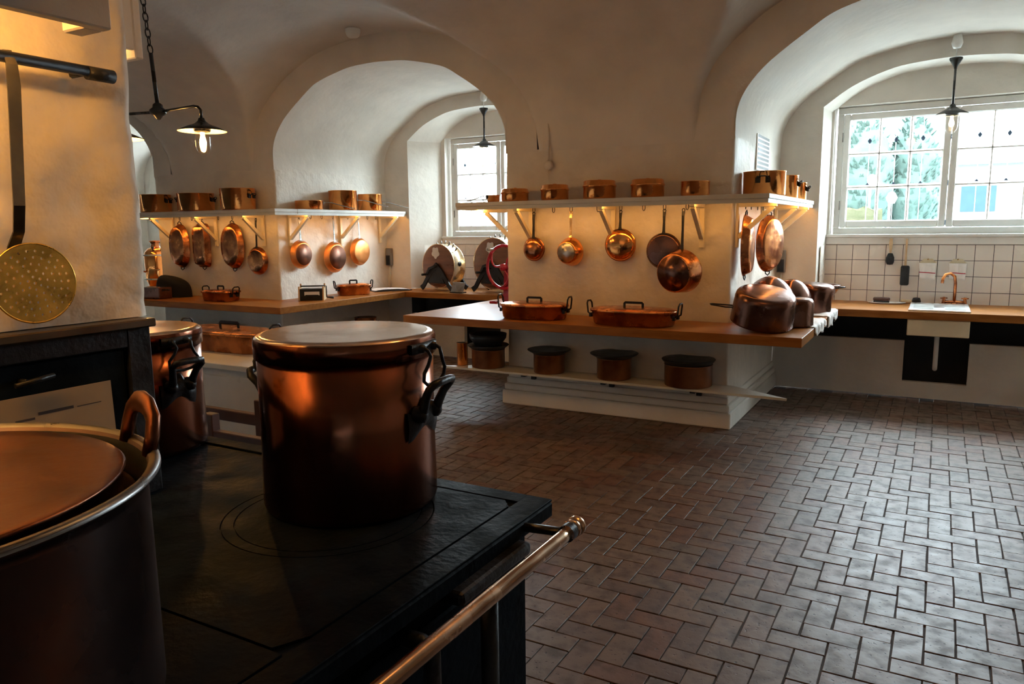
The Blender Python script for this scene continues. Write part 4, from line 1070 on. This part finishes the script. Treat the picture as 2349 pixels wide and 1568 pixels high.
def stockpot(label, x, y, z, r, h, az):
    t = thing('stockpot', label, 'pot', (x, y, z), az, 'tall copper stockpots on the range')
    b = MB(); b.lathe([(0, 0), (r-.012, 0), (r-.003, .006), (r+.002, .02), (r-.002, h*.5), (r, h-.05), (r-.004, h-.05), (r-.006, .02), (0, .006)], 72); b.build('body', copper_pot, t)
    l = MB(); l.lathe([(r+.001, h-.062), (r+.006, h-.062), (r+.007, h-.022), (r+.004, h-.008), (r-.008, h-.0005), (r-.02, h+.0005), (r-.06, h-.0012), (r*.4, h+.003), (0, h+.004)], 72); lo = l.build('lid', lid_copper, t)
    l = MB(); l.lathe([(r+.001, h-.063), (r+.0068, h-.063), (r+.0078, h-.020), (r+.0055, h-.008)], 72); l.build('lid_rim', copper_pot, lo)
    for s in (0, pi):
        mm = R(s, 'Z')
        # drop loop on the lid
        p = MB(); vs = []
        for a in (-.30, -.15, 0, .15, .30):
            pass
        p.lathe([(r+.006, h-.050), (r+.016, h-.048), (r+.018, h-.022), (r+.006, h-.020)], 14, mm, a0=-.26, a1=.26)
        for q in (-.12, .12): p.lathe([(0, .016), (.011, .012), (.013, 0)], 12, mm @ R(q, 'Z') @ T(r+.016, 0, h-.035) @ R(pi/2, 'Y'))
        p.build('lid_lug', iron, lo)
        p = MB(); xr = r+.026
        pts = [(xr-.006, -.032, h-.030), (xr+.012, -.034, h-.040), (xr+.018, -.030, h-.055), (xr+.016, -.042, h-.078), (xr+.013, -.060, h-.098), (xr+.010, -.058, h-.120), (xr+.008, -.036, h-.134), (xr+.008, 0, h-.138)]
        pts = pts+[(a, -b_, c_) for a, b_, c_ in reversed(pts[:-1])]
        p.tube(pts, .0052, 8, m=mm); p.build('lid_handle', iron, lo)
        # cast handle: shoe plate with three lobes and an upswept grip
        p = MB(); zb = h*.575
        for i in range(11):
            pass
        def shoe(u, v, rr=r, zb=zb):
            a = (u-.5)*.62; wv = .5+.5*cos((u-.5)*2*pi*1.0)
            zz = zb-.045-.035*(1-wv)+ (v)*(.075+.012*cos((u-.5)*12))
            k = rr+.004+.016*sin(pi*v)*(.45+.55*wv)
            return Vector((k*cos(a), k*sin(a), zz))
        p.grid(shoe, 24, 8)
        for sg in (-1, 1): p.lathe([(0, .034), (.013, .030), (.022, .018), (.026, 0)], 14, R(sg*.155, 'Z') @ T(r+.004, 0, zb-.005) @ R(pi/2, 'Y'))
        v0 = p.v; p.v = [tuple(mm @ Vector(q)) for q in v0]
        hd = p.build('handle', iron, t, recalc=True)
        p = MB(); w = .062
        pts = [(r+.012, -.040, zb-.020), (r+.026, -.042, zb+.020), (r+.038, -.050, zb+.050), (r+.054, -w, zb+.074), (r+.064, -w*.85, zb+.086), (r+.068, -w*.4, zb+.090), (r+.068, w*.4, zb+.090), (r+.064, w*.85, zb+.086), (r+.054, w, zb+.074), (r+.038, .050, zb+.050), (r+.026, .042, zb+.020), (r+.012, .040, zb-.020)]
        p.tube(pts, [.015, .0135, .012, .0115, .0115, .0115, .0115, .0115, .0115, .012, .0135, .015], 12, m=mm); p.build('grip', iron, hd)
    return t
stockpot('big lidded copper stockpot on the front of the black range', PC.x, PC.y, ST, .254, .508, .12)
stockpot('second copper stockpot standing beyond the iron oven block', -2.575, 1.715, ST, .228, .452, .02)
def cauldron():
    t = thing('cauldron', 'wide dark pan with a recessed copper lid in the near corner of the range', 'pot', (-1.366, .446, ST))
    r = .402; h = .418
    b = MB(); b.lathe([(0, 0), (r-.05, 0), (r-.02, .012), (r-.010, .04), (r-.012, h-.03), (r-.004, h-.012), (r+.007, h-.004), (r+.009, h+.004), (r, h+.008), (r-.010, h+.002), (r-.022, h-.03), (r-.026, .04), (0, .012)], 96); b.build('body', cauldron_m, t)
    b = MB(); b.lathe([(r-.0095, h+.0025), (r-.001, h+.0095), (r+.0085, h+.006), (r+.0095, h-.001)], 96); b.build('rim', pot_blue, t)
    b = MB(); b.lathe([(.372, h-.050), (.352, h-.046), (.352, h-.004), (.358, h+.002), (.354, h+.005), (.33, h+.002), (.20, h+.008), (0, h+.012)], 96); b.build('lid', copper_cauld, t)
    b = MB(); b.lathe([(r-.013, h-.004), (r-.0235, h-.03), (r-.0275, .05)], 96); b.build('lining', tin_dark, t)  # near-black lining keeps the gap round the lid dark
    a = radians(72); mm = R(a, 'Z'); w = .066; q = MB()
    pts = [(r-.012, -w, h-.005), (r-.004, -w*1.02, h+.03), (r+.002, -w*.9, h+.058), (r+.004, -w*.5, h+.074), (r+.004, 0, h+.079), (r+.004, w*.5, h+.074), (r+.002, w*.9, h+.058), (r-.004, w*1.02, h+.03), (r-.012, w, h-.005)]
    q.sweep(pts, [(.020*cos(2*pi*k/12), .011*sin(2*pi*k/12)) for k in range(12)], ref=mm.to_3x3().inverted() @ Vector((1, 0, 0)) if False else Vector((1, 0, 0)), m=mm); q.build('handle', copper_cauld, t)
cauldron_m = mat('dark_copper_body', (.11, .075, .07), .32, .9, var=.2, vs=4)
copper_cauld = mat('aged_lid_copper', (.30, .12, .06), .34, 1, vs=5, c2=(.17, .065, .04), rvar=.08, bump=.1, bs=12)
cauldron()
# ---------------------------------------------------------------- chimney breast, oven block and hood
def chimney():
    mb = MB(); X = -2.12; Y1 = 1.468; z0, z1 = 1.345, 3.7
    def lump(v):
        d = .015*noise.noise(v*3.1)+.011*noise.noise(v*8)+.010*noise.noise(Vector((v.x, v.y*12, v.z*22)))*max(0, min(1, (2.0-v.z)/.4))
        return d
    def face(u, v):
        y = -1.2+(Y1+1.2)*u; z = z0+(z1-z0)*v; p = Vector((X, y, z)); k = min(1, (1-u)*(Y1+1.2)/.05)
        p.x += lump(p)-.008*(1-k)**2; return p
    mb.grid(face, 110, 100)
    def side(u, v):
        z = z0+(z1-z0)*v; p = Vector((X-1.3*u, Y1, z)); q = face(1, v)
        if u == 0: return q
        p.y += lump(p)*.7; return p
    mb.grid(side, 40, 100)
    o = mb.build('chimney_breast', chimney_plaster, recalc=False, weld=True); struct(o, 'rough white plastered chimney breast above the range')
    b = MB(); b.box(-3.42, -2.3, -1.2, 1.40, 1.345, 3.7); b.build('core', plaster, o)
    t = thing('oven_block', 'black iron oven block with a ledge below the plastered chimney breast', 'oven', (-2.6, .3, ST))
    m = T(2.6, -.3, -ST); XF = -2.08
    MB().box(-3.30, XF-.02, -1.1, 1.435, ST, 1.318, m).build('body', stove_iron, t)
    MB().box(-3.34, -2.055, -1.15, 1.447, 1.318, 1.343, m).build('ledge', ledge_m, t, bevel=.004)
    MB().box(XF-.02, XF, 1.365, 1.44, ST, 1.318, m).build('corner_stile', iron, t, bevel=.003)
    MB().box(XF-.02, XF, -1.1, 1.365, 1.262, 1.318, m).build('top_rail', iron, t, bevel=.003)
    d = MB().box(XF-.018, XF-.010, .15, 1.355, ST+.01, 1.255, m).build('oven_door', stove_iron, t, bevel=.003)
    b = MB(); b.tube([(XF-.01, 1.06, 1.215), (XF+.025, 1.06, 1.215)], .008, 8, m=m); b.tube([(XF+.022, 1.03, 1.21), (XF+.024, 1.13, 1.222)], .007, 8, m=m); b.build('latch', iron, d)
    t = thing('notice', 'yellowed paper notice hung on the black oven door', 'notice', (XF+.004, 1.135, 1.02), rot=(0, radians(-2), 0))
    MB().box(0, .002, -.165, .165, -.17, .155).build('sheet', paper_tan, t)
    # faded illegible handwriting: two broken strokes
    b = MB()
    for y0, y1, z, w in ((-.105, -.055, .088, .006), (-.045, .05, .097, .008), (.06, .13, .098, .0025), (-.10, .02, .055, .002), (-.09, .10, .03, .002)): b.box(.0022, .0026, y0, y1, z, z+w)
    b.build('writing', ink, t)
ledge_m = mat('ledge_metal', (.10, .075, .05), .33, .9, var=.3, vs=6)
chimney()
def hood():
    t = thing('hood_fascia', 'white plastered hood ledge with hidden lamp tube along the chimney breast', 'hood', (-2.0, .2, 2.115))
    m = T(2.0, -.2, -2.115)
    MB().box(-1.775, -1.74, -1.2, 1.172, 2.074, 2.75, m).build('fascia', plaster, t, bevel=.004)
    MB().box(-1.86, -1.775, 1.122, 1.172, 2.074, 2.75, m).build('end_block', plaster, t, bevel=.004)
    MB().box(-2.11, -1.775, -1.2, 1.172, 2.52, 2.56, m).build('top_board', plaster, t)
    MB().tube([(-1.795, -1.0, 2.15), (-1.795, 1.02, 2.15)], .012, 12, m=m).build('lamp_tube', tube_m, t)
    t = thing('hood_fascia', 'small hood ledge with glowing underside on the far end of the chimney breast', 'hood', (-2.8, 1.6, 2.17))
    m = T(2.8, -1.6, -2.17)
    MB().box(-3.3, -2.375, 1.675, 1.705, 2.175, 2.75, m).build('fascia', plaster, t, bevel=.004)
    MB().box(-2.395, -2.375, 1.46, 1.675, 2.20, 2.75, m).build('end_block', plaster, t, bevel=.004)
    MB().box(-3.3, -2.43, 1.46, 1.675, 2.36, 2.40, m).build('top_board', plaster, t)
    MB().tube([(-3.2, 1.58, 2.215), (-2.43, 1.58, 2.215)], .013, 12, m=m).build('lamp_tube', tube_far, t)
    t = thing('utensil_bar', 'black iron bar fixed along the chimney breast below the hood', 'bar', (-2.05, .6, 2.035))
    b = MB(); b.tube([(0, -1.5, 0), (0, .765, 0)], .0145, 14); b.build('rod', iron, t)
    b = MB(); b.tube([(0, .695, -.004), (0, .770, -.004)], .0185, 14); b.build('end_cap', iron, t)
    for y in (.70, -.1, -.9):
        b = MB(); b.tube([(0, y, 0), (-.08, y, 0)], .011, 8); b.build('wall_stay', iron, t)
hood()
def skimmer():
    t = thing('skimmer', 'large perforated brass skimmer hanging by a long flat handle from the iron bar', 'skimmer', (-2.076, 1.113, 1.470))
    fc = (Vector((0, 0, 1.55))-Vector((-2.02, 1.085, 1.475))); fc.z = .12; fc.normalize(); fc = fc*.15+Vector((.85, 0, 0)); fc.normalize()
    q = fc.to_track_quat('Z', 'Y').to_matrix().to_4x4()
    r = .104
    from mathutils.geometry import delaunay_2d_cdt
    pts = [(0, 0)]
    for ring, n in ((.017, 6), (.034, 11), (.051, 16), (.068, 21), (.085, 26)):
        pts += [(ring*cos(2*pi*i/n+ring*40), ring*sin(2*pi*i/n+ring*40)) for i in range(n)]
    hr = .0038; V = []; E_ = []
    def loop(cx_, cy_, rad, n):
        k = len(V); V.extend(Vector((cx_+rad*cos(2*pi*i/n), cy_+rad*sin(2*pi*i/n))) for i in range(n)); E_.extend((k+i, k+(i+1) % n) for i in range(n))
    loop(0, 0, r, 72)
    for x, y in pts: loop(x, y, hr, 8)
    ov, oe, of = delaunay_2d_cdt(V, E_, [], 0, 1e-6)[:3]
    fs = []
    for f in of:
        c = sum((ov[i] for i in f), Vector((0, 0)))/len(f)
        if c.length > r or any((c.x-x)**2+(c.y-y)**2 < (hr*.9)**2 for x, y in pts): continue
        fs.append(tuple(f))
    a = MB(); a.add([Vector((p.x, p.y, 0)) for p in ov], fs, False)
    disc = a.build('disc', brass_dull, t, recalc=False)
    sd = disc.modifiers.new('thickness', 'SOLIDIFY'); sd.thickness = .006; disc.data.flip_normals()
    a = MB(); a.tube([(r*cos(2*pi*i/48), r*sin(2*pi*i/48), .004) for i in range(48)], .0028, 8, closed=True, m=q); a.build('rolled_rim', brass_dull, t)
    disc.data.transform(q)
    left = -RGT
    p1 = left*.050+Vector((.012, 0, .094)); top = Vector((.0, -.022, .545))
    b = MB(); b.strap([p1+Vector((0, 0, -.02))-fc*.0, p1, p1*.9+Vector((.025, 0, .05)), Vector((.045, -.040, .20)), top+Vector((.045, 0, -.05)), top+Vector((.045, 0, 0)), top+Vector((.030, 0, .034)), top+Vector((.005, 0, .034))], [.035, .030, .027, .027, .030, .026, .02, .016], .005, ref=fc); b.build('handle', iron_grey, t)
    b = MB(); rivets(b, [(p1+fc*.006+RGT*s*.009, fc) for s in (-1, 1)], .004); b.build('rivet', brass, t)
iron_grey = mat('worn_iron', (.16, .15, .13), .38, .9, var=.2, vs=10)
skimmer()
# ---------------------------------------------------------------- island table, kettle, low frame
def island():
    t = thing('white_table', 'white topped kitchen table with panelled sides beyond the range', 'table', (-4.12, 3.45, 0))
    MB().box(-1.35, 1.0, -.46, .46, .785, .82).build('table_top', white_paint, t, bevel=.004)
    MB().box(-1.30, .95, -.42, .42, .10, .785).build('cabinet', white_paint, t)
    for x in (-1.25, -.5, .23): MB().box(x, x+.68, -.432, -.421, .16, .74).build('panel', white_paint, t, bevel=.004)
    MB().box(-1.28, .93, -.38, .38, 0, .10).build('plinth', shelf_paint, t)
    braising_pan('long copper fish kettle on the white table behind the stockpots', -4.10, 3.42, .82, .80, .30, .125, .0, c=copper_pan, square=.5, rivet_up=.06)
    t = thing('wooden_frame', 'low dark red wooden frame stand in front of the white table', 'stand', (-3.1, 2.55, 0))
    for y in (-.16, .16):
        MB().box(-.62, .58, y-.02, y+.02, .585, .645).build('rail', wood_dark, t, bevel=.004)
        for x in (-.55, .06, .52): MB().box(x-.035, x+.035, y-.024, y+.024, 0, .725).build('leg', wood_dark, t, bevel=.004)
    for x in (-.55, .06, .52): MB().box(x-.025, x+.025, -.14, .14, .20, .25).build('stretcher', wood_dark, t)
    MB().prism([(-.50, .65), (.03, .65), (.03, .72), (-.08, .735)], -.014, .014, T(-.0, -.16, 0) @ R(pi/2, 'X')).build('brace', wood_dark, t)
island()
# ---------------------------------------------------------------- outside
def outside():
    g = MB().box(-40, 25, 8.95, 60, 1.0, 1.25).build('ground', asphalt); struct(g, 'paved yard outside the windows')
    w = MB(); w.box(-14, 4, 8.66, 8.72, .6, 1.3); w.box(-14, 4, 8.72, 8.95, 1.15, 1.25); struct(w.build('trim_3', house_m), 'window well kerb')
    def conifer(label, x, y, h, r, m=leaf):
        t = thing('conifer', label, 'tree', (x, y, 1.25))
        b = MB()
        def f(u, v):
            a = 2*pi*u; k = r*(1-(2*abs(v-.38))**2.4*.8 if v < .38 else 1-((v-.38)/.62)**2.0)
            k = max(k, .01); z = .15+h*v
            p = Vector((k*cos(a), k*sin(a), z)); n_ = noise.noise(p*4+Vector((x, 0, 0))); return Vector((p.x*(1+.16*n_), p.y*(1+.16*n_), z+.05*n_))
        b.grid(f, 60, 46); b.build('crown', m, t, recalc=False)
        MB().tube([(0, 0, 0), (0, 0, .4)], .07, 8).build('trunk', wood_dark, t)
        for k in range(90):
            pass
        s = MB()
        for k in range(700):
            u, v = random.random(), random.random()**1.1*.97; p = f(u, v); a = 2*pi*u; L = random.uniform(.06, .13)
            d = Vector((cos(a), sin(a), 1.2)).normalized(); sd = Vector((-sin(a), cos(a), random.uniform(-.4, .4)))*L*.3
            s.add([p-sd, p+sd, p+d*L], [(0, 1, 2)])
        o = s.build('sprays', m, t, recalc=False); o['kind'] = 'stuff'
    conifer('green conifer outside the left casement of the large window', -1.03, 12, 1.95, .43)
    conifer('broad green conifer just right of the first one outside the window', -.40, 12.4, 1.85, .38)
    t = thing('hedge', 'yellowish clipped hedge below the conifers outside', 'hedge', (-1.15, 11, 1.25))
    b = MB(); b.grid(lambda u, v: Vector((-.5+1.0*u, -.25*cos(pi*(v-.5)), .55*sin(pi*min(1, v))*(1+.1*noise.noise(Vector((u*9, v*7, 2)))))), 40, 16); b.build('foliage', hedge_m, t, recalc=False)
    for x, y, z, lab in ((-.56, 10.5, .60, 'white garden lantern on a thin post in front of the conifers'), (-.84, 11.2, .86, 'taller white garden lantern partly behind the glazing bar')):
        t = thing('garden_lantern', lab, 'lantern', (x, y, 1.25))
        MB().tube([(0, 0, 0), (0, 0, z)], .014, 8).build('post', white_paint, t); MB().lathe([(0, 0), (.035, .0), (.065, .07), (.035, .13), (0, .145)], 8, T(.02, 0, z)).build('head', white_paint, t)
    # iron grille with leaf ornaments
    for k, (c, hw) in enumerate(((CX[0], .95), (CX[1], .72))):
        t = thing('window_grille', ['iron grille with leaf ornaments outside the large window', 'iron grille with leaf ornaments outside the small window'][k], 'grille', (c, 8.60, 1.25))
        nb = 9 if k == 0 else 7
        for i in range(nb):
            x = -hw+2*hw*i/(nb-1); b = MB(); b.tube([(x, 0, .1), (x, 0, 1.52)], .0035, 6); b.build('bar', grille_m, t)
            for z in (.36, .74, 1.18):
                if (i+int(z*10)) % 2 or k == 0 and i % 2: 
                    MB().lathe([(0, -.030), (.014, -.010), (.019, .004), (.008, .020), (0, .032)], 8, T(x, 0, z)).build('leaf', grille_dark, t)
        for z in (.12, 1.5): MB().tube([(-hw-.05, 0, z), (hw+.05, 0, z)], .006, 6).build('crossbar', grille_m, t)
    # white van
    t = thing('white_car', 'white car parked in the yard at the right of the large window', 'car', (3.65, 18.2, 1.25), -.06)
    prof = [(-1.75, .25), (-1.78, .62), (-1.70, .82), (-1.52, .92), (-1.05, 1.45), (-.9, 1.52), (1.9, 1.55), (2.15, 1.45), (2.25, .9), (2.28, .3)]
    MB().prism(prof, -.82, .82, R(pi/2, 'X')).build('body', car_paint, t, bevel=.05, seg=3)
    MB().prism([(-1.40, .94), (-1.02, 1.40), (-.25, 1.42), (-.25, .94)], .822, .83, R(pi/2, 'X')).build('side_window', car_glass, t)
    MB().prism([(-.18, .94), (-.18, 1.42), (.9, 1.43), (.9, .94)], .822, .83, R(pi/2, 'X')).build('side_window', car_glass, t)
    b = MB(); b.add([(-1.50, -.68, .96), (-1.50, .68, .96), (-1.09, .62, 1.42), (-1.09, -.62, 1.42)], [(0, 1, 2, 3)]); o = b.build('windscreen', car_glass, t); o.location = (-.015, 0, .015)
    for x in (-1.15, 1.45):
        for y in (-.8, .8): MB().lathe([(0, -.1), (.31, -.1), (.33, -.06), (.33, .06), (.31, .1), (0, .1)], 24, T(x, y, .33) @ R(pi/2, 'X')).build('wheel', rubber, t)
    t = thing('pale_house', 'pale house far across the yard', 'house', (4.5, 27, 1.25))
    MB().box(-6, 14, 0, 6, 0, 2.1).build('wall', house_m, t); MB().prism([(-.3, 2.1), (6.3, 2.1), (3, 3.0)], -6.3, 14.3, R(pi/2, 'Z') @ R(pi/2, 'X')).build('roof', asphalt, t)
    for x in (-4, -1.5, 1, 3.5): MB().box(x, x+.9, -.03, -.001, .7, 1.6).build('window', car_glass, t)
grille_m = mat('washed_out_iron', (.55, .57, .58), .5, var=.05)  # bars coloured pale, the glare of the sky put into the iron
grille_dark = mat('grille_leaf', (.010, .013, .018), .7, var=.1, spec=0)
outside()
